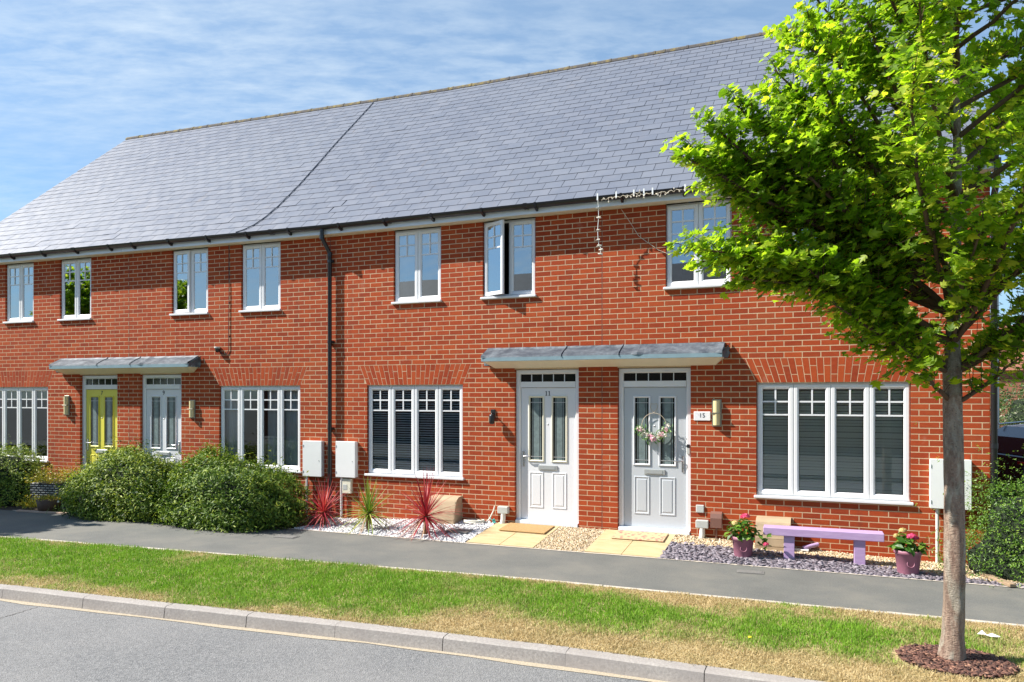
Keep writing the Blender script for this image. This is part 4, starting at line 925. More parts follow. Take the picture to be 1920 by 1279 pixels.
# ------------------------------------------------------------------ fittings on the walls
def wbox(fr, t0, t1, off, z0, z1, label, pipe_t=None, pipe_z=0.0):
    root = thing('meter_box', label, 'meter box', fr.w((t0 + t1) / 2, 0, z0), fr.a, 'white meter boxes on the front walls'); w = (t1 - t0) / 2; h = z1 - z0
    MB().cbox(-w, w, -off + 0.016, 0.0, 0, h, 0.006).build('box_body', 'box_white', root)
    MB().cbox(-w - 0.004, w + 0.004, -off, -off + 0.0155, -0.004, h + 0.004, 0.006).build('box_door', 'box_white', root)
    MB().tube([(w - 0.05, -off - 0.004, h * 0.45), (w - 0.05, -off + 0.004, h * 0.45)], 0.010, 10).build('lock', 'grey_plastic', root)
    for zz in (0.08, h - 0.08): MB().tube([(-w + 0.006, -off - 0.003, zz - 0.02), (-w + 0.006, -off - 0.003, zz + 0.02)], 0.005, 8).build('hinge', 'box_white', root)
    if pipe_t is not None:
        x = pipe_t - (t0 + t1) / 2; MB().tube([(x, -0.05, 0), (x, -0.05, pipe_z - z0)], 0.019, 10).build('conduit', 'pipe_white', root)
    return root
wbox(LF, -0.495, -0.125, 0.09, 0.69, 1.285, 'white meter box left of the black downpipe, beside the number 9 window', -0.44, 0.0)
wbox(RF, 0.165, 0.545, 0.09, 0.70, 1.29, 'white meter box right of the black downpipe above a cordyline', 0.25, -0.01)
wbox(RF, 8.885, 9.320, 0.10, 0.68, 1.275, 'white meter box on the right hand wall, partly behind the tree trunk', 8.965, -0.02)
root = thing('junction_box', 'small cream box on the wall below the meter box right of the downpipe', 'junction box', (XB + 0.34, 0, 0.43))
m = MB().cbox(-0.11, 0.10, -0.06, 0, 0, 0.24, 0.006); m.build('box_body', 'trim_cream', root); MB().cbox(-0.05, 0.03, -0.064, -0.0595, 0.06, 0.15, 0.002).build('cover_plate', 'grey_plastic', root)
def wall_lamp(fr, t, z0, h, label):
    root = thing('wall_lamp', label, 'wall lamp', fr.w(t, 0, z0), fr.a, 'cream up and down wall lamps'); w = 0.062
    MB().cbox(-w, w, -0.022, 0, 0, h, 0.004).build('back_plate', 'lamp_metal', root)
    for (a, b) in ((0.02, h * 0.48), (h * 0.52, h - 0.02)):
        m = MB(); n = 12; vs = []; fs = []
        for i in range(n + 1): t_ = math.pi * i / n; vs += [(-0.045 * math.cos(t_), -0.022 - 0.052 * math.sin(t_), a), (-0.045 * math.cos(t_), -0.022 - 0.052 * math.sin(t_), b)]
        for i in range(n): fs.append((2 * i, 2 * i + 2, 2 * i + 3, 2 * i + 1))
        m.add(vs, fs, smooth=True); m.add([vs[2 * i + 1] for i in range(n + 1)], [tuple(range(n + 1))]); m.add([vs[2 * i] for i in range(n + 1)], [tuple(range(n + 1))[::-1]]); m.build('shade', 'lamp_cream', root)
    MB().cbox(-w, w, -0.078, -0.0225, h * 0.48 + 0.002, h * 0.52 - 0.002, 0.002).build('band', 'lamp_metal', root); return root
wall_lamp(RF, 6.335, 1.63, 0.37, 'cream wall lamp beside the 15 plaque, right of the grey door')
wall_lamp(LF, -6.03, 1.67, 0.385, 'cream wall lamp left of the yellow door')
wall_lamp(LF, -2.93, 1.64, 0.335, 'cream wall lamp right of the number 9 door')
root = thing('porch_lamp', 'small black lantern on the wall left of the white number 11 door', 'wall lamp', (XB + 3.00, 0, 1.62))
MB().cbox(-0.035, 0.035, -0.02, 0, 0.08, 0.22, 0.004).build('wall_plate', 'black_plastic', root)
MB().tube([(0.0, -0.02, 0.16), (0.01, -0.09, 0.17), (0.02, -0.10, 0.14)], 0.010, 8).build('bracket_arm', 'black_plastic', root)
MB().lathe([(0.0, 0.15), (0.035, 0.145), (0.042, 0.12), (0.042, 0.02), (0.03, 0.0), (0.0, -0.004)], (0.02, -0.10, 0.0), 14).build('lamp_head', 'black_plastic', root)
# number plaque
root = thing('number_plaque', 'white ceramic plaque reading 15 right of the grey door', 'sign', (-1.648, 0, 1.77))
m = MB(); m.cbox(-0.112, 0.112, -0.012, 0, -0.062, 0.062, 0.005)
m.build('plaque', 'sign_face', root); link('number', text_mesh('15', 0.085, 'letter_dark', 0.001), root, loc=(0.0, -0.0135, 0.008))
# door bell
root = thing('doorbell', 'small black and silver doorbell on the frame of the grey door', 'doorbell', (XB + 5.945, 0.046, 1.30)); MB().cbox(-0.022, 0.022, -0.022, 0, 0.03, 0.075, 0.004).build('bell_button', 'black_plastic', root); MB().cbox(-0.022, 0.022, -0.018, 0, -0.06, 0.029, 0.004).build('bell_body', 'grey_plastic', root)
# boxes by the doors
def tundish(x, z0, z1, zt, label):
    root = thing('waste_outlet', label, 'waste pipe', (x, 0, zt)); MB().cbox(-0.085, 0.085, -0.085, 0, z0 - zt, z1 - zt, 0.008).build('outlet_box', 'grey_plastic', root)
    MB().tube([(0, -0.05, z0 - zt), (0.0, -0.052, (z0 - zt) * 0.5), (-0.01, -0.07, 0.0)], 0.038, 12).build('outlet_pipe', 'pipe_white', root)
tundish(-4.60, 0.265, 0.372, 0.10, 'grey waste outlet with white pipe left of the white number 11 door')
tundish(-1.64, 0.245, 0.352, 0.085, 'grey waste outlet with white pipe right of the grey door')
o = MB().cbox(-0.055, 0.055, -0.022, 0, 0, 0.108, 0.008).build('wall_socket', 'grey_plastic', loc=(-1.675, 0, 0.445), label='small square grey box above the waste outlet right of the grey door', cat='wall box')
root = thing('gas_outlet', 'brown plastic cowl on the wall between grey door and potted hydrangea', 'outlet', (-1.455, 0, 0.26)); 
m = MB(); m.prism([(0, 0), (-0.075, 0.0), (-0.08, 0.13), (-0.06, 0.19), (0, 0.215)], -0.075, 0.075, axis='x'); m.build('cowl', 'brown_plastic', root); MB().tube([(0.0, -0.03, 0), (0.0, -0.03, -0.18)], 0.012, 8).build('outlet_pipe', 'brown_plastic', root)
# semi sunk gas boxes
def gas_box(x0, x1, z0, label):
    root = thing('gas_meter_box', label, 'gas meter box', ((x0 + x1) / 2, 0, z0), 0, 'tan gas meter boxes at the wall foot'); w = (x1 - x0) / 2
    m = MB(); prof = [(0, -0.1), (-0.27, -0.1), (-0.27, 0.10), (-0.255, 0.20), (-0.225, 0.29), (-0.19, 0.36), (-0.12, 0.40), (0, 0.41)]
    m.prism(prof, -w, w, axis='x'); m.build('box_body', 'gas_box', root)
    l = MB()
    for i in range(4):
        za, zb = -0.03 + i * 0.095, -0.03 + (i + 1) * 0.095 - 0.010
        f = lambda z: -0.274 if z < 0.10 else (-0.274 + (z - 0.10) * 0.16 if z < 0.2 else -0.258 + (z - 0.2) * 0.36)
        l.add([(-w + 0.01, f(za), za), (w - 0.01, f(za), za), (w - 0.01, f(zb), zb), (-w + 0.01, f(zb), zb), (-w + 0.01, f(za) + 0.01, za), (w - 0.01, f(za) + 0.01, za), (w - 0.01, f(zb) + 0.01, zb), (-w + 0.01, f(zb) + 0.01, zb)], [(0, 1, 2, 3), (3, 2, 6, 7), (4, 5, 1, 0)])
    l.build('lid_panel', 'gas_box', root)
gas_box(-5.80, -5.32, 0.08, 'tan gas meter box at the wall behind the red cordyline')
gas_box(-0.93, -0.50, 0.04, 'tan gas meter box behind the lilac bench')
# security sensor and cables
root = thing('dome_camera', 'small grey dome camera on the wall above the number 9 window', 'camera', LF.w(-2.345, 0, 2.87), A)
MB().lathe([(0.0, 0.0), (0.05, 0.0), (0.055, 0.03), (0.0, 0.032)], (0, -0.04, 0.02), 14).build('mount', 'grey_plastic', root); MB().lathe([(0, -0.05), (0.02, -0.045), (0.04, -0.02), (0.042, 0.02)], (0.01, -0.045, 0.0), 14).build('dome', 'black_plastic', root)
MB().cbox(-0.03, 0.03, -0.05, 0, 0.0, 0.05, 0.004).build('bracket', 'grey_plastic', root)
root = thing('wall_cable', 'thin dark cable running down the wall from eaves to dome camera', 'cable', LF.w(-2.11, 0, 2.8), A)
m = MB(); m.tube([(0, -0.01, 1.93), (0.0, -0.01, 1.6), (0.004, -0.012, 1.0), (-0.004, -0.012, 0.4), (0, -0.012, 0.08), (-0.03, -0.012, 0.01), (-0.09, -0.012, -0.015), (-0.16, -0.012, 0.0), (-0.20, -0.015, 0.05)], 0.006, 6)
for z in (1.5, 0.9, 0.3): m.box(-0.010, 0.010, -0.018, 0, z, z + 0.012)
m.build('cable', 'cable_dark', root)
# cable over the roof
def roof_pt(fr, t, y, n=0.02): return fr.w(t, y - n * SS, 4.87 + (y + 0.2) / CS * SS + n * CS)
pts = [(-1.80, 4.42), (-1.76, 4.1), (-1.70, 3.4), (-1.66, 2.9), (-1.62, 2.5), (-1.56, 2.05), (-1.46, 1.15), (-1.435, 0.5), (-1.47, 0.2), (-1.55, -0.02), (-1.68, -0.14), (-1.80, -0.19)]
root = thing('roof_cable', 'dark cable lying down the slate roof from ridge to gutter', 'cable', roof_pt(LF, -1.7, 2.0)); c0 = Vector(root.location)
MB().tube([roof_pt(LF, *p, 0.022) - c0 for p in pts], 0.009, 6).build('cable', 'cable_roof', root)
# fairy lights under the gutter
root = thing('fairy_lights', 'white string lights clipped along the gutter with one strand hanging', 'string lights', (-3.05, -0.29, 4.83))
m = MB(); b = MB(); pts = []
x = 0.06
while x < 3.1:
    pts.append((x, 0.0 + rnd.uniform(-0.008, 0.008), -0.01 + rnd.uniform(-0.022, 0.022) - 0.015 * math.sin(x * 9))); x += rnd.uniform(0.025, 0.045)
m.tube(pts, 0.0045, 5)
for p in pts:
    if rnd.random() < 0.62:
        L_ = rnd.uniform(0.02, 0.065); q = (p[0] + rnd.uniform(-0.03, 0.03), p[1] - 0.01, p[2] - L_ * rnd.choice([1, 0.8, 0.5, -0.5])); m.tube([p, q], 0.003, 4); v, f = ico(0.012, 0.1); b.add([(q[0] + a[0], q[1] + a[1], q[2] + a[2]) for a in v], f)
m.build('wire', 'light_wire', root); 
for cxp in (0.0, 0.27, 0.52, 0.66, 0.78, 1.22, 1.78, 2.3): MB().box(cxp - 0.010, cxp + 0.010, -0.004, 0.004, -0.03, 0.065).build('clip', 'blind_white', root)
sp = [(0.0, 0.01, 0.03), (0.005, 0.03, -0.12), (0.0, 0.06, -0.25), (-0.02, 0.08, -0.42), (-0.015, 0.08, -0.56), (-0.005, 0.09, -0.64), (0.03, 0.09, -0.70), (0.015, 0.09, -0.76)]
MB().tube(sp, 0.0045, 5).build('hanging_strand', 'blind_white', root)
for p in sp[1:]:
    v, f = ico(0.015, 0.1); b.add([(p[0] + rnd.choice([-0.025, 0.025]) + a[0], p[1] + a[1], p[2] - 0.01 + a[2]) for a in v], f)
b.build('bulb', 'bulb_clear', root, kind='stuff')
MB().tube([(0.28, 0.24, -0.13), (0.40, 0.275, -0.32), (0.52, 0.28, -0.52), (0.62, 0.28, -0.60), (0.80, 0.28, -0.74), (0.93, 0.28, -0.80)], 0.004, 5).build('loose_wire', 'light_wire', root)

# ------------------------------------------------------------------ doormats, hose, covers
root = thing('doormat', 'plain brown coir doormat at the white number 11 door', 'doormat', (-4.12, -0.30, 0.105), R_(-1)); root.rotation_euler[0] = R_(5.2)
MB().cbox(-0.36, 0.36, -0.2, 0.22, 0, 0.018, 0.006).build('mat', 'doormat', root)
root = thing('doormat', 'faded red and cream patterned doormat at the grey door', 'doormat', (-2.45, -0.27, 0.11), R_(1)); root.rotation_euler[0] = R_(5.5)
MB().cbox(-0.36, 0.36, -0.2, 0.2, 0, 0.014, 0.005).build('mat', 'patterned_mat', root)
root = thing('garden_hose', 'pale hose looped on the white gravel and up the wall', 'hose', (-5.0, -0.2, 0.1))
pts = []
for i in range(40): t = i / 40 * 2 * math.pi * 2.2; pts.append((-0.05 + 0.16 * math.cos(t) + 0.01 * math.sin(3 * t), 0.06 + 0.09 * math.sin(t), 0.01 + 0.012 * i / 10))
pts += [(0.14, 0.1, 0.03), (0.17, 0.13, 0.06), (0.20, 0.15, 0.12), (0.235, 0.165, 0.20), (0.25, 0.17, 0.27)]
MB().tube(pts, 0.011, 7).build('hose', 'hose_white', root)
root = thing('tap_fitting', 'small turquoise tangle of fittings beside the waste outlet', 'fitting', (-4.75, -0.08, 0.115)); m = MB()
for i in range(9): c = (rnd.uniform(-0.05, 0.05), rnd.uniform(-0.03, 0.03), rnd.uniform(0.01, 0.06)); m.tube([c, (c[0] + rnd.uniform(-0.05, 0.05), c[1] + rnd.uniform(-0.03, 0.03), c[2] + rnd.uniform(-0.03, 0.03))], 0.010, 6)
m.build('fitting', 'teal_plastic', root)
def cover(x, y, w, d, label):
    root = thing('access_cover', label, 'cover', (x, y, 0.002), R_(4)); MB().box(-w / 2, w / 2, -d / 2, d / 2, 0, 0.004).build('frame', 'iron_cover', root); m = MB(); m.cbox(-w / 2 + 0.02, w / 2 - 0.02, -d / 2 + 0.015, d / 2 - 0.015, 0.004, 0.009, 0.002); m.build('lid', 'iron_cover', root)
cover(-0.88, -1.42, 0.30, 0.16, 'small iron cover in the pavement in front of the bench'); cover(-7.3, -1.72, 0.34, 0.18, 'iron cover in the pavement at the right end of the shrubs')
MB().cbox(-0.18, 0.18, -0.13, 0.13, 0, 0.02, 0.006).build('stepping_stone', 'iron_cover', loc=(-5.05, -0.62, 0.055), label='flat grey stone in white gravel before the slab path', cat='stone')
root = thing('plastic_tube', 'pale tube and scraps lying on gravel under the bench', 'litter', (-0.33, -0.12, 0.06)); MB().tube([(-0.02, -0.04, 0.03), (0.16, 0.06, 0.075)], 0.026, 10).build('tube', 'lilac_paint', root); MB().cbox(-0.15, 0.05, -0.09, -0.03, 0.0, 0.02, 0.004).build('scrap', 'paper_white', root)
MB().cbox(-0.035, 0.035, -0.30, 0.30, 0, 0.035, 0.004).build('timber_edging', 'wood_plank', loc=(1.66, -0.82, 0.01), rot=(0, 0, R_(22)), label='weathered board lying beside the right hand shrub', cat='board')

# ------------------------------------------------------------------ lilac bench
root = thing('garden_bench', 'lilac painted wooden bench made of thick beams on gravel', 'bench', (-0.10, -0.55, 0.02), R_(2.0))
MB().cbox(-0.70, 0.66, -0.12, 0.10, 0.30, 0.395, 0.006).build('seat', 'lilac_paint', root)
for (a, b) in ((-0.46, -0.335), (0.335, 0.46)): MB().cbox(a, b, -0.085, 0.075, -0.03, 0.2995, 0.005).build('leg', 'lilac_paint', root)

# ------------------------------------------------------------------ leaf templates
def leaf_arrays(n, pos, R3, size, tmpl):
    tv, tf = tmpl; tv = np.asarray(tv, float); tf = np.asarray(tf, int)
    M = R3 * size[:, None, None]; V = np.einsum('nij,vj->nvi', M, tv) + pos[:, None, :]
    F = (tf[None] + (np.arange(n) * len(tv))[:, None, None]).reshape(-1, tf.shape[1]); return V.reshape(-1, 3), F
def frames_from(nrm, rng=NP):
    """rotation matrices whose z axis is nrm, x random about it"""
    n = len(nrm); z = nrm / np.linalg.norm(nrm, axis=1, keepdims=True); r = rng.normal(size=(n, 3)); x = r - (r * z).sum(1, keepdims=True) * z; x /= np.linalg.norm(x, axis=1, keepdims=True)
    y = np.cross(z, x); return np.stack([x, y, z], 2)
# maple: folded five lobed blade, fan about the base
mp = [(0, -0.5, 0)] + [(-0.28, -0.42, 0.03), (-0.52, -0.20, 0.06), (-0.30, -0.08, 0.03), (-0.55, 0.22, 0.07), (-0.20, 0.12, 0.03), (0, 0.62, -0.04), (0.20, 0.12, 0.03), (0.55, 0.22, 0.07), (0.30, -0.08, 0.03), (0.52, -0.20, 0.06), (0.28, -0.42, 0.03)]
mf = [(0, i + 1, i) for i in range(1, 11)]
MAPLE = (mp, [(a, b, c) for a, b, c in mf])
OVAL = ([(0, -0.5, 0), (0.17, -0.1, 0.05), (0, 0.5, -0.05), (-0.17, -0.1, 0.05), (0, 0, -0.02)], [(0, 1, 4), (1, 2, 4), (2, 3, 4), (3, 0, 4)])
WIDE = ([(0, -0.5, 0), (0.30, -0.1, 0.08), (0.22, 0.25, 0.05), (0, 0.55, -0.08), (-0.22, 0.25, 0.05), (-0.30, -0.1, 0.08), (0, 0.05, -0.03)], [(0, 1, 6), (1, 2, 6), (2, 3, 6), (3, 4, 6), (4, 5, 6), (5, 0, 6)])
def leaves_obj(name, pos, nrm, size, tmpl, mat, parent, tones=None, kind='stuff', singles=0, single_name='leaf', label=None):
    n = len(pos); R3 = frames_from(nrm); tones = NP.random(n) if tones is None else tones
    keep = np.ones(n, bool)
    if singles:
        base = np.array(parent.location if parent else (0, 0, 0)); w = pos + base; d = np.linalg.norm(w - np.array(CAM), axis=1)
        idx = np.argsort(d)[:singles]; keep[idx] = False
        tv, tf = tmpl; me = bpy.data.meshes.new(single_name); me.from_pydata([tuple(v) for v in tv], [], [tuple(f) for f in tf]); me.materials.append(MAT[mat]); me.update()
        for i in idx:
            o = link(single_name, me, parent); M = Matrix([list(r) for r in R3[i]]).to_4x4(); s_ = float(size[i]); o.matrix_local = Matrix.Translation(Vector(pos[i].tolist())) @ M @ Matrix.Scale(s_, 4)
    V, F = leaf_arrays(keep.sum(), pos[keep], R3[keep], size[keep], tmpl)
    return link(name, mesh_np(name, V, F, np.repeat(tones[keep], len(tmpl[1])), mats=[mat]), parent, kind=kind, label=label)

# ------------------------------------------------------------------ maple trees
def maple_tree(base, label, targets, n_extra, seed, hull=None, top=6.6, singles=300, fork=2.35, dens=1.0, radius=1.9, leaf=1.0):
    rg = random.Random(seed); rn = np.random.default_rng(seed); root = thing('maple_tree', label, 'tree', base)
    trunk_c = lambda z: (0.012 * math.sin(z * 2.1) + 0.006 * z, 0.012 * math.cos(z * 1.7))
    m = MB(); pts = []; rs = []
    for i in range(26):
        z = -0.05 + (top * 0.86) * i / 25; pts.append(Vector((0.012 * math.sin(z * 2.1) + 0.006 * z, 0.012 * math.cos(z * 1.7), z)))
        r = 0.078 * (1 - 0.07 * z) if z < fork else 0.070 * max(0.12, 1 - (z - fork) / (top * 0.86 - fork) * 0.9) * 0.75
        if z < 0.12: r *= 1 + 0.28 * (0.12 - z) / 0.12
        rs.append(r * (1 + 0.02 * math.sin(z * 9)))
    fine_p = [pts[min(24, int(q / 6))].lerp(pts[min(25, int(q / 6) + 1)], (q % 6) / 6) for q in range(151)]; fine_r = [rs[min(24, int(q / 6))] * (1 - (q % 6) / 6) + rs[min(25, int(q / 6) + 1)] * ((q % 6) / 6) for q in range(151)]
    m.tube(fine_p, fine_r, 28); nv = []
    for v in m.v:
        c = Vector(v); ax = trunk_c(c.z); dd = Vector((c.x - ax[0], c.y - ax[1], 0)); a_ = math.atan2(dd.y, dd.x)
        f_ = 1 + 0.030 * math.sin(a_ * 5 + c.z * 2.0) * (1.3 - min(1, c.z)) + 0.016 * math.sin(a_ * 3 + c.z * 5.1) + 0.012 * math.sin(c.z * 23 + a_ * 2) + 0.010 * rg.uniform(-1, 1)
        for kz, ka, ks in ((0.42, -1.1, 0.05), (0.95, -2.2, 0.04), (1.62, -1.7, 0.06), (2.05, -0.9, 0.07)):
            f_ += 0.16 * math.exp(-((c.z - kz) / ks) ** 2 - ((a_ - ka) / 0.35) ** 2)
        nv.append((ax[0] + dd.x * f_, ax[1] + dd.y * f_, c.z))
    m.v = nv; m.build('trunk', 'maple_bark', root)
    trunk_at = lambda z: pts[min(25, max(0, int((z + 0.05) / (top * 0.86) * 25)))]
    cr = Vector((math.cos(R_(22.8)), math.sin(R_(22.8)), 0)); cd = Vector((-math.sin(R_(22.8)), math.cos(R_(22.8)), 0))
    limbs = []
    for (a, dpt, z, z0) in targets: limbs.append((trunk_at(z0), cr * a + cd * dpt + Vector((0, 0, z)), 0.016 + 0.006 * abs(a)))
    for i in range(n_extra):
        f = (i + 0.5) / n_extra; z0 = fork - 0.15 + (top - fork - 0.5) * f ** 0.9; az = i * 2.399963 + rg.uniform(-0.3, 0.3)
        prof = radius * (0.45 + 0.75 * math.sin(math.pi * min(1, f * 0.9 + 0.12))) * (1 - 0.45 * f); L_ = prof * rg.uniform(0.8, 1.1)
        tip = Vector((math.cos(az) * L_, math.sin(az) * L_, z0 + L_ * rg.uniform(0.35, 0.85)))
        if hull:
            a = tip.dot(cr); lim = hull(tip.z)
            if a < lim: tip += cr * (lim - a) * 1.0
        limbs.append((trunk_at(z0), tip, 0.013 + 0.010 * (1 - f)))
    wood = MB(); P_ = []; Nn = []; Sz = []; Tn = []
    for (s, e, r0) in limbs:
        L_ = (e - s).length
        if L_ < 0.2: continue
        side = Vector((rg.uniform(-1, 1), rg.uniform(-1, 1), 0)) * 0.08 * L_; mid = s.lerp(e, 0.5) + side + Vector((0, 0, -0.06 * L_ if e.z - s.z > 0.4 * L_ else 0.10 * L_)); cur = []
        for q in range(9): t = q / 8; cur.append((s * (1 - t) ** 2 + mid * 2 * t * (1 - t) + e * t * t) + Vector((rg.uniform(-1, 1), rg.uniform(-1, 1), rg.uniform(-1, 1))) * 0.012 * (q > 0))
        wood.tube(cur, [r0 * (1 - 0.85 * q / 8) + 0.003 for q in range(9)], 7)
        nsub = int(L_ / 0.050 * dens) + 3
        for i in range(nsub):
            t = 0.20 + 0.80 * (i + rg.random()) / nsub; t = min(t, 0.999); seg = t * 8; q = int(seg); p = cur[q].lerp(cur[min(q + 1, 8)], seg - q); d = (cur[min(q + 1, 8)] - cur[q]).normalized()
            rv = Vector((rg.gauss(0, 1), rg.gauss(0, 1), rg.gauss(0.25, 0.8))); rv = (rv - d * rv.dot(d)).normalized(); sd_ = (d * rg.uniform(0.35, 0.8) + rv * 0.75 + Vector((0, 0, 0.12))).normalized(); sl_ = rg.uniform(0.16, 0.42) * (1.05 - 0.22 * t)
            if t > 0.94: sd_ = (d + rv * 0.35).normalized(); sl_ = 0.16
            e2 = p + sd_ * sl_; wood.tube([p, p.lerp(e2, 0.5) + Vector((0, 0, 0.015)), e2], [0.004, 0.003, 0.0015], 3, cap=False)
            for k_ in range(max(2, int(sl_ / 0.052))):
                u = (k_ + 0.6) / max(2, int(sl_ / 0.052)); c = p.lerp(e2, u)
                for w in range(6 if u > 0.7 else 4):
                    if t < 0.6 and leaf == 1.0 and rg.random() < 0.55: continue
                    o = Vector((rg.gauss(0, 1), rg.gauss(0, 1), rg.gauss(0, 0.6))).normalized() * rg.uniform(0.03, 0.075); lp = c + o
                    if hull and lp.dot(cr) < hull(lp.z) - 0.55 and not any((lp - (cr * a_ + cd * dp_ + Vector((0, 0, zz_)))).length < 1.1 for a_, dp_, zz_, _ in targets): continue
                    P_.append(lp); out = Vector((lp.x, lp.y, 0)); nn = Vector((0, 0, 1.0)) + (out.normalized() * 0.55 if out.length > 0.05 else Vector()) + Vector((rg.gauss(0, 0.55), rg.gauss(0, 0.55), rg.gauss(0, 0.35))); Nn.append(nn)
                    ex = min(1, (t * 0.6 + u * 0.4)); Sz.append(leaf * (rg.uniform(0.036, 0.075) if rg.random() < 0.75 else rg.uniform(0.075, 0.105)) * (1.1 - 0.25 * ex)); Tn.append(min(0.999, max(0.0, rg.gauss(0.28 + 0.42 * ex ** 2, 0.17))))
    wood.build('branches', 'twig', root)
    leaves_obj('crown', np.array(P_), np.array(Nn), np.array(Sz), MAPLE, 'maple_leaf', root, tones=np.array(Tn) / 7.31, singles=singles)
    print('maple leaves', len(P_)); return root
hullf = lambda z: interp(z, [(2.1, -0.35), (2.4, -0.75), (2.7, -0.8), (3.1, -0.8), (3.5, -0.9), (4.0, -1.3), (4.5, -1.25), (5.0, -1.05), (6.0, -0.9), (7.0, -0.5)])
T1 = [(-1.9, 0.1, 3.12, 2.55), (-1.55, 0.0, 3.05, 2.5), (-1.75, -0.1, 3.12, 2.55), (-1.62, 0.0, 2.96, 2.5), (-2.05, -0.1, 3.17, 2.55), (-1.70, 0.15, 3.14, 2.55), (-1.45, -0.3, 3.15, 2.6), (-1.2, 0.2, 3.0, 2.6),
      (-2.02, 0.0, 3.98, 2.8), (-1.8, 0.25, 3.92, 3.0), (-1.72, -0.2, 4.22, 2.9), (-1.55, 0.3, 4.05, 2.9), (-1.4, -0.3, 3.86, 2.95), (-1.3, 0.0, 4.25, 3.1),
      (-1.85, 0.2, 3.82, 3.0), (-2.08, -0.1, 3.86, 3.0), (-1.75, 0.0, 4.02, 2.9), (-1.45, 0.1, 3.78, 2.95), (-1.92, -0.15, 4.12, 2.9), (-1.6, -0.15, 4.25, 3.0), (-1.33, 0.1, 4.60, 3.2), (-1.15, -0.3, 4.4, 3.2), (-1.1, 0.0, 4.95, 3.5), (-0.95, 0.3, 5.3, 3.7), (-0.8, -0.2, 5.0, 3.6),
      (-1.0, -0.2, 2.72, 2.35), (-0.7, 0.2, 2.50, 2.3), (-0.45, -0.3, 2.36, 2.2), (-0.55, 0.5, 2.75, 2.35), (0.35, -0.3, 2.35, 2.2), (0.5, 0.3, 2.5, 2.25), (0.9, -0.2, 2.6, 2.3), (-0.5, 0.0, 2.7, 2.3),
      (0.55, -0.6, 3.0, 2.4), (0.3, -0.9, 3.3, 2.5), (-0.3, -0.9, 3.2, 2.5), (-0.6, -0.7, 3.6, 2.8), (1.2, 0.0, 3.0, 2.4)]
maple_tree((0.85, -3.91, 0.0), 'young maple with bright green crown growing in the grass verge', T1, 40, 4, hullf)
maple_tree((-16.9, -4.5, 0.0), 'maple beyond the left edge of view, its shadow on the pavement', [], 80, 9, None, singles=0, dens=1.0, radius=1.8, leaf=1.5, top=5.5)
# bark mulch ring
pts = []
while len(pts) < 2600:
    a, r = rnd.uniform(0, 2 * math.pi), rnd.random() ** 0.5; pts.append((0.87 + math.cos(a) * r * 0.40, -3.92 + math.sin(a) * r * 0.33, 0.012 + rnd.uniform(0, 0.028) * (1 - r * 0.6)))
stones('bark_mulch', np.array(pts), (0.006, 0.020), 0.22, 'bark_chip', 'ring of brown bark mulch around the maple trunk', tilt=0.35, tmpl=(sv, sf), elong=1.5)
MB().lathe([(0.36, 0.0), (0.2, 0.015), (0.0, 0.02)], n=18).build('mulch_soil', 'soil_dark', loc=(0.87, -3.92, 0.003), kind='structure')
# dandelion and a scrap of paper in the verge
root = thing('dandelion', 'single yellow dandelion flower in the grass verge', 'flower', (-0.64, -4.0, 0.0)); MB().tube([(0, 0, 0), (0.004, 0, 0.03)], 0.002, 5).build('stem', 'garland_leaf', root); MB().lathe([(0.0, 0.004), (0.016, 0.003), (0.019, -0.004), (0.0, -0.006)], (0.004, 0, 0.034), 12).build('flower_head', 'dandelion', root)
m = MB(); m.add([(-0.09, 0.0, 0.03), (-0.05, 0.03, 0.06), (-0.02, -0.01, 0.035), (0.02, 0.02, 0.045), (0.08, -0.01, 0.03), (0.06, -0.03, 0.03), (0.0, -0.03, 0.028), (-0.05, -0.03, 0.04)], [(0, 7, 1), (1, 7, 2), (2, 7, 6), (2, 6, 3), (3, 6, 5), (3, 5, 4)]); m.build('paper_scrap', 'paper_white', loc=(1.22, -3.16, 0.0), label='crumpled white paper scrap on the grass right of the tree', cat='litter')

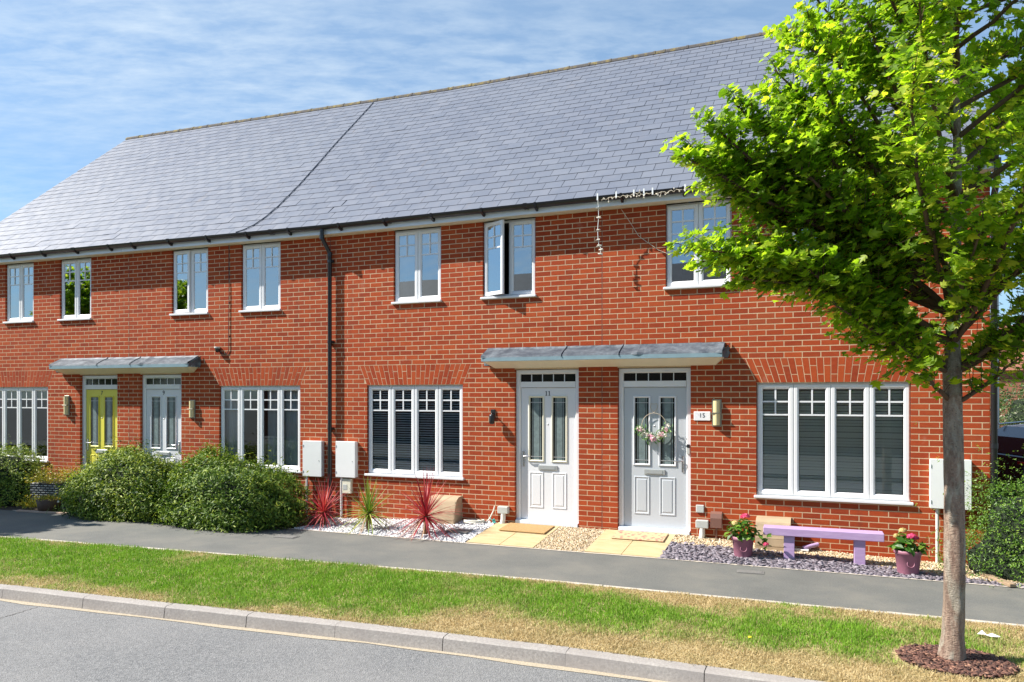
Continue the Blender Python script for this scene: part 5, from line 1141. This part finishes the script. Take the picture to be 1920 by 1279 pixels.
# ------------------------------------------------------------------ shrubs
def blob_r(d, seed, amp):   # lumpy radius for unit directions
    return 1 + amp * (np.sin(d[:, 0] * 4.1 + seed) * np.cos(d[:, 1] * 3.7 + seed * 2) + 0.6 * np.sin(d[:, 2] * 7.3 + d[:, 0] * 5 + seed * 3) + 0.4 * np.cos(d[:, 1] * 11 + d[:, 2] * 9 + seed))
def pnorm(d, p): return 1 / (np.abs(d) ** p).sum(1) ** (1 / p)
def shrub(name, loc, rad, n, mat, label, cat='shrub', seed=1, size=(0.035, 0.06), tmpl=OVAL, amp=0.10, whorl=4, core=True, zmin=0.0, group=None, singles=0, sprigs=0.06, boxy=2.0):
    rn = np.random.default_rng(seed); root = thing(name, label, cat, loc, 0, group)
    d = rn.normal(size=(n, 3)); d[:, 2] = np.abs(d[:, 2]) - 0.35 * rn.random(n); d /= np.linalg.norm(d, axis=1, keepdims=True)
    r = blob_r(d, seed, amp) * pnorm(d, boxy) * (1 - np.abs(rn.normal(0, 0.10, n))) + rn.exponential(sprigs, n) * (rn.random(n) < 0.35)
    P0 = d * r[:, None] * np.array(rad); P0[:, 2] += rad[2] * 0.0
    c = np.array([0, 0, rad[2] * 0.12]); P0 += c; ok = P0[:, 2] > zmin + 0.01; P0 = P0[ok]; d = d[ok]; n = len(P0)
    P1 = np.repeat(P0, whorl, 0) + rn.normal(0, 1, (n * whorl, 3)) * 0.022 * (size[1] / 0.06); D = np.repeat(d, whorl, 0)
    nr = D * 0.7 + np.array([0, 0, 0.6]) + rn.normal(0, 0.65, (n * whorl, 3)); sz = rn.uniform(size[0], size[1], n * whorl)
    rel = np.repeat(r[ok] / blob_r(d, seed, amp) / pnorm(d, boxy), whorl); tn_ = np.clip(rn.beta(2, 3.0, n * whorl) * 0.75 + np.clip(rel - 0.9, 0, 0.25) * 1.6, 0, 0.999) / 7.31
    leaves_obj('foliage', P1, nr, sz, tmpl, mat, root, tones=tn_, singles=singles)
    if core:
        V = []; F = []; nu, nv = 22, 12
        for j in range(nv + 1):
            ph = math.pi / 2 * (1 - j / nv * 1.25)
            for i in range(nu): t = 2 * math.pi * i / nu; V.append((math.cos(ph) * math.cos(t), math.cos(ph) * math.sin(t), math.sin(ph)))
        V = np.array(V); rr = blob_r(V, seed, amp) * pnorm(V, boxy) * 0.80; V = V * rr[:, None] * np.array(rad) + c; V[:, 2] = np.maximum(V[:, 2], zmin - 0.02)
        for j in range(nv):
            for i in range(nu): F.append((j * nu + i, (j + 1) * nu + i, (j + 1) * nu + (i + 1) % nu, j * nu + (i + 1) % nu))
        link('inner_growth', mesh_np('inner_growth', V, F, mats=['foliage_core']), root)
    m = MB()
    for i in range(9): a = rn.uniform(0, 6.28); m.tube([(0.1 * math.cos(a), 0.1 * math.sin(a), -0.02), (rad[0] * 0.4 * math.cos(a), rad[1] * 0.4 * math.sin(a), rad[2] * 0.6), (rad[0] * 0.6 * math.cos(a), rad[1] * 0.6 * math.sin(a), rad[2] * 0.9)], [0.014, 0.008, 0.003], 5)
    m.build('stems', 'twig', root); return root
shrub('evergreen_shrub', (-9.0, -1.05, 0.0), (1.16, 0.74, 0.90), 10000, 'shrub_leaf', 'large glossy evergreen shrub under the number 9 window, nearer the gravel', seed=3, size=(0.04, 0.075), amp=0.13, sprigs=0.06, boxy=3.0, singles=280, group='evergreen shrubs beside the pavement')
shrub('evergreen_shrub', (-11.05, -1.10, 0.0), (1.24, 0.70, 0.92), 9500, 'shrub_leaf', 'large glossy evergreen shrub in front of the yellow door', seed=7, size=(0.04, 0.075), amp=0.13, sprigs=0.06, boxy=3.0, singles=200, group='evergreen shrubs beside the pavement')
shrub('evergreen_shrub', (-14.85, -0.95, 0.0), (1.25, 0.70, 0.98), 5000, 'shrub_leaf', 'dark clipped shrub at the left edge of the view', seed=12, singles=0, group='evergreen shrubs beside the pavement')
shrub('cotoneaster_shrub', (2.45, -0.30, 0.0), (1.05, 0.75, 1.10), 9000, 'small_leaf', 'loose small leaved shrub at the right hand corner of the house', seed=21, size=(0.022, 0.04), amp=0.16, singles=250, sprigs=0.16)
# black planter with yellow green heather and small pots
root = thing('planter_box', 'black woven planter overflowing with yellow green foliage', 'planter', (-13.35, -0.90, 0.03), R_(12))
MB().cbox(-0.30, 0.85, -0.20, 0.20, 0.0, 0.42, 0.01).build('planter', 'planter_black', root)
m = MB()
for i in range(9):
    for j in range(6): m.box(-0.29 + j * 0.095 + (0.045 if i % 2 else 0), -0.29 + j * 0.095 + 0.07 + (0.045 if i % 2 else 0), -0.206, -0.2005, 0.03 + i * 0.042, 0.03 + i * 0.042 + 0.014)
m.build('woven_texture', 'letter_grey', root)
rn = np.random.default_rng(31); n = 2600; P = np.stack([rn.uniform(-0.35, 0.95, n), rn.uniform(-0.28, 0.25, n), 0.42 + np.abs(rn.normal(0, 0.13, n))], 1); leaves_obj('foliage', P, rn.normal(0, 0.6, (n, 3)) + np.array([0, -0.3, 0.7]), rn.uniform(0.025, 0.055, n), OVAL, 'lime_leaf', root, tones=rn.random(n) / 7.31)
root = thing('flower_pot', 'low dark pot of rust coloured succulents by the pavement', 'plant pot', (-12.78, -1.38, 0.0))
MB().lathe([(0.0, 0.0), (0.17, 0.0), (0.20, 0.22), (0.17, 0.23), (0.165, 0.2), (0.0, 0.19)], n=18).build('pot', 'pot_brown', root)
n = 700; P = np.stack([rn.normal(0, 0.10, n), rn.normal(0, 0.10, n), 0.22 + np.abs(rn.normal(0, 0.03, n))], 1); leaves_obj('foliage', P, rn.normal(0, 0.5, (n, 3)) + np.array([0, 0, 0.8]), rn.uniform(0.02, 0.04, n), OVAL, 'lime_leaf', root, tones=rn.random(n) / 7.31)
root = thing('ground_plant', 'spreading lime green plant left of the dark pot', 'plant', (-13.25, -1.35, 0.0))
n = 500; P = np.stack([rn.normal(0, 0.16, n), rn.normal(0, 0.12, n), 0.06 + np.abs(rn.normal(0, 0.08, n))], 1); leaves_obj('foliage', P, rn.normal(0, 0.5, (n, 3)) + np.array([0, 0, 0.8]), rn.uniform(0.03, 0.07, n), OVAL, 'lime_leaf', root, tones=rn.random(n) / 7.31)
root = thing('weeds', 'grassy weeds with dandelion clocks between pot and shrubs', 'weeds', (-12.3, -1.30, 0.0))
m = MB()
for i in range(120):
    a = rnd.uniform(0, 6.28); x, y = rnd.gauss(0, 0.16), rnd.gauss(0, 0.10); h = rnd.uniform(0.06, 0.2); w = 0.006; m.add([(x - w, y, 0), (x + w, y, 0), (x + math.cos(a) * h * 0.5, y + math.sin(a) * h * 0.5, h)], [(0, 1, 2)])
m.build('blades', 'garland_leaf', root, kind='stuff')
for (x, y, h) in ((0.03, -0.02, 0.24), (-0.28, -0.06, 0.18)): f = MB().tube([(x, y, 0), (x, y, h)], 0.003, 5).build('stem', 'garland_leaf', root); v, fc = ico(0.024, 0.12); MB().add([(x + a[0], y + a[1], h + a[2]) for a in v], fc).build('seed_head', 'paper_white', root)
root = thing('brick_ledge', 'low pinkish stone step at the wall under the left window', 'step', (-14.2, -0.35, 0.0), A); MB().cbox(-0.6, 0.6, -0.12, 0.15, 0.0, 0.42, 0.01).build('step_body', 'stone_pinkish', root)
MB().cbox(-0.75, 0.75, -0.04, 0.04, 0, 0.03, 0.004).build('timber_edging', 'stone_pinkish', loc=(-12.55, -1.52, 0.0), rot=(0, 0, R_(6)), label='pale edging slab beside the pot at the pavement edge', cat='edging')

# ------------------------------------------------------------------ cordylines
def cordyline(loc, mat, label, n, L_, th, seed, droop=1.0):
    rg = random.Random(seed); root = thing('cordyline', label, 'plant', loc, 0, 'cordylines in the white gravel')
    m = MB(); m.tube([(0, 0, -0.02), (0.012, 0, th * 0.4), (0, 0.01, th * 0.8), (0.01, 0, th * 1.08)], [0.036, 0.030, 0.038, 0.03], 10); m.build('stem', 'palm_stem', root)
    for i in range(n):
        f = i / n; az = i * 2.39996; el = R_(86 - 118 * f ** 0.9 + rg.uniform(-9, 9)); L2 = L_ * (0.82 + 0.25 * rg.random()) * (1 - 0.12 * f); w0 = rg.uniform(0.012, 0.017)
        d = Vector((math.cos(az) * math.cos(el), math.sin(az) * math.cos(el), math.sin(el))); sdv = Vector((-math.sin(az), math.cos(az), 0)); s0 = Vector((0.01, 0, th * (0.98 - 0.12 * f))); vs = []; fs = []; k_ = 6
        bend = sdv * rg.gauss(0, 0.035) + Vector((0, 0, -0.10 if rg.random() < 0.12 else 0))
        up = d.cross(sdv).normalized() * -1
        if up.z < 0: up = -up
        for q in range(k_ + 1):
            t = q / k_; p = s0 + d * (L2 * t) + Vector((0, 0, -0.13 * droop * L2 * t * t * (0.5 + f) * (1.2 - abs(d.z)) * 2)) + bend * (t * t); w = w0 * (0.55 + 1.2 * t if t < 0.3 else 0.91) * max(0.02, (1 - t) ** 0.75 * 1.1)
            p.z = max(p.z, 0.012)
            vs += [p - sdv * w + up * w * 0.5, p, p + sdv * w + up * w * 0.5]
        for q in range(k_):
            a = q * 3; fs += [(a, a + 1, a + 4, a + 3), (a + 1, a + 2, a + 5, a + 4)]
        MB().add(vs, fs, tone=0.0).build('leaf', 'dry_leaf' if f > 0.78 and rg.random() < 0.4 else mat, root)
cordyline((-7.42, -0.70, 0.0), 'cordyline_red', 'red cordyline nearest the black downpipe and meter boxes', 95, 0.62, 0.22, 1)
cordyline((-6.52, -0.80, 0.0), 'cordyline_green', 'green and yellow cordyline between the two red ones', 92, 0.62, 0.27, 2)
cordyline((-5.50, -0.85, 0.02), 'cordyline_red', 'red cordyline in front of the tan gas box', 110, 0.74, 0.28, 3)

# ------------------------------------------------------------------ potted hydrangeas
def hydrangea(loc, label, pot_r, pot_h, n, spread, heads, seed, trail=False):
    rn = np.random.default_rng(seed); rg = random.Random(seed); root = thing('potted_hydrangea', label, 'potted plant', loc, 0, 'hydrangeas in mauve pots')
    R0_, R1_ = pot_r * 0.72, pot_r
    MB().lathe([(0.0, 0.0), (R0_, 0.0), (R0_ + 0.003, 0.01), (R1_ - 0.012, pot_h - 0.045), (R1_, pot_h - 0.04), (R1_ + 0.004, pot_h), (R1_ - 0.014, pot_h), (R1_ - 0.02, pot_h - 0.04), (0.0, pot_h - 0.05)], n=28).build('pot', 'mauve_pot', root)
    MB().lathe([(0.032, -0.008), (0.036, 0.0), (0.039, 0.0), (0.043, -0.008)], n=18).build('badge', 'mauve_pot', root, loc=(0.02, -(R0_ + R1_) / 2 + 0.0015, pot_h * 0.5), rot=(R_(78), 0, R_(8)))
    MB().lathe([(R1_ - 0.022, 0), (0.0, 0.012)], (0, 0, pot_h - 0.035), 18).build('soil', 'soil_dark', root)
    d = rn.normal(size=(n, 3)); d[:, 2] = np.abs(d[:, 2]); d /= np.linalg.norm(d, axis=1, keepdims=True); rr = rn.uniform(0.45, 1.0, n)[:, None]
    P = d * rr * np.array([spread, spread * 0.9, spread * 1.15]); P[:, 2] += pot_h - 0.02; nr = d * 0.6 + np.array([0, 0, 0.8]) + rn.normal(0, 0.4, (n, 3)); sz = rn.uniform(0.065, 0.115, n)
    tv, tf = WIDE; R3 = frames_from(nr); me = bpy.data.meshes.new('leaf'); me.from_pydata(tv, [], tf); me.materials.append(MAT['potplant_leaf'])
    for i in range(n):
        o = link('leaf', me, root); o.matrix_local = Matrix.Translation(Vector(P[i].tolist())) @ Matrix([list(r) for r in R3[i]]).to_4x4() @ Matrix.Scale(float(sz[i]), 4)
    m = MB()
    for i in range(14): p = P[i * 3 % n]; m.tube([(p[0] * 0.2, p[1] * 0.2, pot_h - 0.04), (p[0] * 0.7, p[1] * 0.7, (p[2] + pot_h) / 2), tuple(p)], [0.005, 0.004, 0.002], 5)
    if trail: m.tube([(0.05, -0.02, pot_h), (0.18, -0.03, pot_h + 0.07), (0.26, -0.05, pot_h - 0.03), (0.29, -0.05, pot_h - 0.10)], [0.006, 0.005, 0.004, 0.003], 5)
    m.build('stems', 'garland_leaf', root)
    if trail:
        for i in range(12): o = link('leaf', me, root); o.matrix_local = Matrix.Translation((0.25 + rg.gauss(0, 0.035), -0.05 + rg.gauss(0, 0.03), pot_h - 0.03 + rg.gauss(0, 0.06))) @ Euler((rg.uniform(-1, 1), rg.uniform(-1, 1), rg.uniform(0, 6))).to_matrix().to_4x4() @ Matrix.Scale(0.09, 4)
    for (hx, hy, hz, hr, mt) in heads:
        nf = 70; d = rn.normal(size=(nf, 3)); d[:, 2] = np.abs(d[:, 2]); d /= np.linalg.norm(d, axis=1, keepdims=True); PP = d * hr * np.array([1, 1, 0.7]) + np.array([hx, hy, hz])
        V, F = leaf_arrays(nf, PP, frames_from(d + rn.normal(0, 0.2, (nf, 3))), rn.uniform(0.02, 0.03, nf), ([(-0.5, -0.5, 0), (0.5, -0.5, 0), (0.5, 0.5, 0), (-0.5, 0.5, 0)], [(0, 1, 2, 3)]))
        link('flower_head', mesh_np('flower_head', V, F, rn.random(len(F)), mats=[mt]), root)
hydrangea((-1.04, -0.67, 0.012), 'hydrangea in a mauve pot left of the lilac bench', 0.143, 0.27, 120, 0.225, [(0.03, -0.03, 0.52, 0.055, 'pink_petal'), (-0.09, -0.05, 0.43, 0.045, 'cream_petal'), (-0.08, -0.03, 0.345, 0.035, 'cream_petal'), (0.28, -0.07, 0.20, 0.03, 'pink_petal')], 41, True)
hydrangea((0.80, -0.80, 0.0), 'hydrangea in a mauve pot between bench and tree trunk', 0.150, 0.28, 105, 0.20, [(0.03, -0.06, 0.44, 0.05, 'pink_petal'), (0.07, -0.03, 0.42, 0.035, 'pink_petal'), (-0.12, -0.02, 0.43, 0.03, 'cream_petal'), (-0.05, 0.03, 0.49, 0.035, 'cream_petal')], 42)

# ------------------------------------------------------------------ flower hoop on the grey door
root = thing('flower_hoop', 'willow hoop with pink and white artificial flowers hanging on the grey door', 'flower wreath', (XB + 5.465, 0.05, 1.60))
hp = []
for i in range(33): t = 2 * math.pi * i / 32; hp.append((0.175 * math.sin(t), -0.012, 0.02 + 0.185 * math.cos(t)))
MB().tube(hp, 0.004, 6, cap=False).build('hoop', 'wicker', root)
MB().tube([(0, -0.01, 0.2), (-0.05, -0.012, 0.28), (-0.04, -0.012, 0.34), (0.0, -0.012, 0.33), (0.04, -0.012, 0.34), (0.05, -0.012, 0.28), (0.0, -0.01, 0.21)], 0.004, 5).build('heart_hook', 'wicker', root)
rn = np.random.default_rng(77)
for nm, nn_, mt, sz, spread_ in (('leaf', 170, 'garland_leaf', 0.06, 0.045), ):
    tv, tf = OVAL; me = bpy.data.meshes.new('leaf'); me.from_pydata(tv, [], tf); me.materials.append(MAT[mt])
    for i in range(nn_):
        a = rn.uniform(-1.25, 1.25) * 1.15; px_, pz_ = 0.175 * math.sin(a), 0.02 - 0.185 * math.cos(a)
        o = link('leaf', me, root); o.matrix_local = Matrix.Translation((px_ * 1.15 + rn.normal(0, spread_), -0.035 - abs(rn.normal(0, 0.02)), pz_ + 0.03 + rn.normal(0, spread_))) @ Euler((rn.uniform(0.5, 2.5), rn.uniform(-1, 1), rn.uniform(0, 6))).to_matrix().to_4x4() @ Matrix.Scale(sz, 4)
for i in range(34):
    a = rn.uniform(-1.45, 1.45); px_, pz_ = 0.19 * math.sin(a), 0.03 - 0.17 * math.cos(a); c = np.array([px_ * 1.15, -0.06, pz_ + 0.02]) + rn.normal(0, 0.022, 3) * np.array([1, 0.4, 1]); nf = 12
    V, F = leaf_arrays(nf, c + rn.normal(0, 0.012, (nf, 3)), frames_from(rn.normal(0, 0.5, (nf, 3)) + np.array([0, -0.8, 0.2])), rn.uniform(0.03, 0.045, nf), OVAL); link('flower', mesh_np('flower', V, F, rn.random(len(F)), mats=['white_petal' if i % 4 else 'ribbon_pink']), root)
m = MB(); m.add([(-0.05, -0.07, -0.14), (0.0, -0.08, -0.10), (-0.01, -0.08, -0.20)], [(0, 1, 2)]); m.add([(0.06, -0.07, -0.17), (0.0, -0.08, -0.10), (0.015, -0.08, -0.19)], [(0, 1, 2)]); m.add([(-0.045, -0.075, -0.085), (0.0, -0.082, -0.11), (-0.04, -0.075, -0.125)], [(0, 1, 2)]); m.build('ribbon', 'ribbon_pink', root)

# ------------------------------------------------------------------ behind the end house
MB().box(1.9, 30, -0.5, 40, -0.135, -0.01).build('side_drive', 'tarmac_back', kind='structure')
def car(loc, rz, label):
    root = thing('parked_car', label, 'car', loc, rz); W2 = 0.90
    # side profile (x forward is +x), body in slices with tumblehome
    low = [(0.0, 0.35), (0.02, 0.62), (0.06, 0.95), (0.30, 1.02), (0.9, 1.02), (2.2, 0.98), (3.1, 0.95), (3.9, 0.86), (4.25, 0.70), (4.32, 0.45), (4.28, 0.28)]
    bot = [(3.98, 0.27), (3.90, 0.52), (3.74, 0.66), (3.50, 0.70), (3.26, 0.66), (3.10, 0.52), (3.02, 0.25), (1.28, 0.25), (1.20, 0.52), (1.04, 0.66), (0.80, 0.70), (0.56, 0.66), (0.40, 0.52), (0.32, 0.27)]
    poly = low + bot; n = len(poly); vs = []; fs = []
    ys = [(-W2, 0.0), (-W2 + 0.03, 0.03), (W2 - 0.03, 0.03), (W2, 0.0)]
    rings = []
    for (y, ins) in ys:
        cx_, cz_ = 2.15, 0.6; r = [(cx_ + (x - cx_) * (1 + (0.012 if ins else 0)), y, cz_ + (z - cz_) * (1 + (0.03 if ins and z > 0.7 else 0))) for x, z in poly]; rings.append(r); vs += r
    for k_ in range(3):
        for i in range(n): j = (i + 1) % n; fs.append((k_ * n + i, k_ * n + j, (k_ + 1) * n + j, (k_ + 1) * n + i))
    fs.append(tuple(range(n))); fs.append(tuple(reversed(range(3 * n, 4 * n)))); MB().add(vs, fs).build('body', 'car_paint', root)
    cab = [(0.10, 0.99), (0.28, 1.28), (0.55, 1.46), (1.2, 1.53), (2.0, 1.52), (2.5, 1.44), (3.15, 1.0)]; n = len(cab); vs = []; fs = []
    for y, f in ((-1, 0), (1, 0)):
        for (x, z) in cab: t = (z - 0.99) / 0.54; vs.append((x, y * (W2 - 0.06 - 0.17 * t), z))
    for i in range(n - 1): fs.append((i, i + 1, n + i + 1, n + i))
    fs.append(tuple(range(n))[::-1]); fs.append(tuple(range(n, 2 * n))); MB().add(vs, fs).build('cabin', 'car_paint', root)
    for sgn in (-1, 1):
        for poly2 in ([(0.42, 1.06), (0.56, 1.30), (0.80, 1.42), (1.12, 1.45), (1.12, 1.06)], [(1.18, 1.06), (1.18, 1.455), (1.98, 1.45), (1.98, 1.05)], [(2.05, 1.05), (2.05, 1.44), (2.42, 1.38), (2.95, 1.04)]):
            vv = [(x, sgn * (W2 - 0.055 - 0.17 * (z - 0.99) / 0.54), z) for x, z in poly2]; MB().add(vv, [tuple(range(len(vv)))]).build('side_window', 'car_glass', root)
        MB().tube([(0.45, sgn * 0.70, 1.50), (1.2, sgn * 0.70, 1.57), (2.2, sgn * 0.70, 1.54)], 0.014, 6).build('roof_rail', 'car_trim', root)
        MB().cbox(0.02, 0.22, sgn * 0.80 - 0.09, sgn * 0.80 + 0.09, 0.74, 0.90, 0.02).build('tail_light', 'tail_red', root)
        MB().cbox(3.98, 4.30, sgn * 0.72 - 0.15, sgn * 0.72 + 0.15, 0.66, 0.76, 0.02).build('headlight', 'car_glass', root)
        for x in (0.80, 3.50):
            wh = MB().lathe([(0.20, -0.10), (0.30, -0.11), (0.335, -0.08), (0.335, 0.08), (0.30, 0.11), (0.20, 0.10)], n=26); wo_ = wh.build('wheel', 'tyre', root, loc=(x, sgn * 0.80, 0.335), rot=(R_(90), 0, 0))
            m = MB(); m.lathe([(0.0, 0.06), (0.05, 0.075), (0.06, 0.05), (0.19, 0.05), (0.205, 0.09), (0.215, 0.09)], n=26)
            m.v = [(a, b, c * -sgn) for a, b, c in m.v]; rim = m.build('rim', 'black_plastic', wo_)
            m = MB()
            for q in range(5): t = 2 * math.pi * q / 5; M = Matrix.Rotation(t, 4, 'Z'); m.box(0.03, 0.205, -0.022, 0.022, min(0.07 * -sgn, 0.095 * -sgn), max(0.07 * -sgn, 0.095 * -sgn), M=M)
            m.build('spokes', 'rim', wo_)
    return root
car((2.78, 6.0, 0.0), R_(18), 'dark blue car parked beyond the right end of the terrace')
def mass(name, loc, rad, n, mat, label, seed, size=(0.05, 0.1), amp=0.15, cat='bush'):
    return shrub(name, loc, rad, n, mat, label, cat, seed, size, OVAL, amp, 2, True, 0.0)
mass('flowering_bush', (5.6, 13.0, 0.0), (1.7, 1.2, 2.75), 5000, 'blossom_leaf', 'tall bush with white blossom behind the parked car', 51)
mass('garden_hedge', (6.0, 10.2, 0.0), (2.4, 0.6, 1.5), 3000, 'lime_leaf', 'low yellow green hedge behind the parked car', 52)
mass('garden_hedge', (9.5, 22.0, 0.0), (5.0, 1.5, 3.0), 4000, 'dark_tree_leaf', 'dark green trees far beyond the parked car', 53, (0.12, 0.22))
root = thing('lamp_post', 'thin galvanised lamp post seen beside the corner downpipe', 'lamp post', (3.72, 11.2, 0.0)); MB().tube([(0, 0, 0), (0, 0, 4.6)], [0.05, 0.035], 10).build('post', 'galvanised', root); MB().cbox(-0.1, 0.1, -0.35, 0.05, 4.6, 4.68, 0.02).build('lantern', 'galvanised', root)
root = thing('far_house', 'distant brick house with brown roof beyond the parked car', 'house', (14, 44, 0), R_(-10)); MB().box(-9, 9, -4, 4, 0, 3.6).build('wall', 'far_brick', root); MB().prism([(-4.4, 3.5), (4.4, 3.5), (0, 6.4)], -9.2, 9.2, axis='x').build('roof', 'far_brick', root)
# house row across the street (mirrored in the window glass)
root = thing('facing_house', 'terrace across the road mirrored in the upstairs windows', 'house', (-9, -25.5, 0))
MB().box(-16, 12, -4, 4, 0, 4.7).build('wall', 'far_brick', root); MB().prism([(-4.4, 4.6), (4.4, 4.6), (0, 8.3)], -16.3, 12.3, axis='x').build('roof', 'far_slate', root)
for i in range(12):
    x = -15 + i * 2.3; MB().box(x, x + 1.1, 3.99, 4.03, 2.9, 4.2).build('window', 'fan_dark', root); MB().box(x, x + 1.1, 3.99, 4.03, 0.7, 2.1).build('window', 'fan_dark', root)
mass('street_tree', (-10.2, -19.5, 1.4), (1.1, 1.1, 2.3), 1600, 'dark_tree_leaf', 'tree across the road mirrored in the number 9 windows', 61, (0.1, 0.16), cat='tree')
print('objects', len(bpy.data.objects))
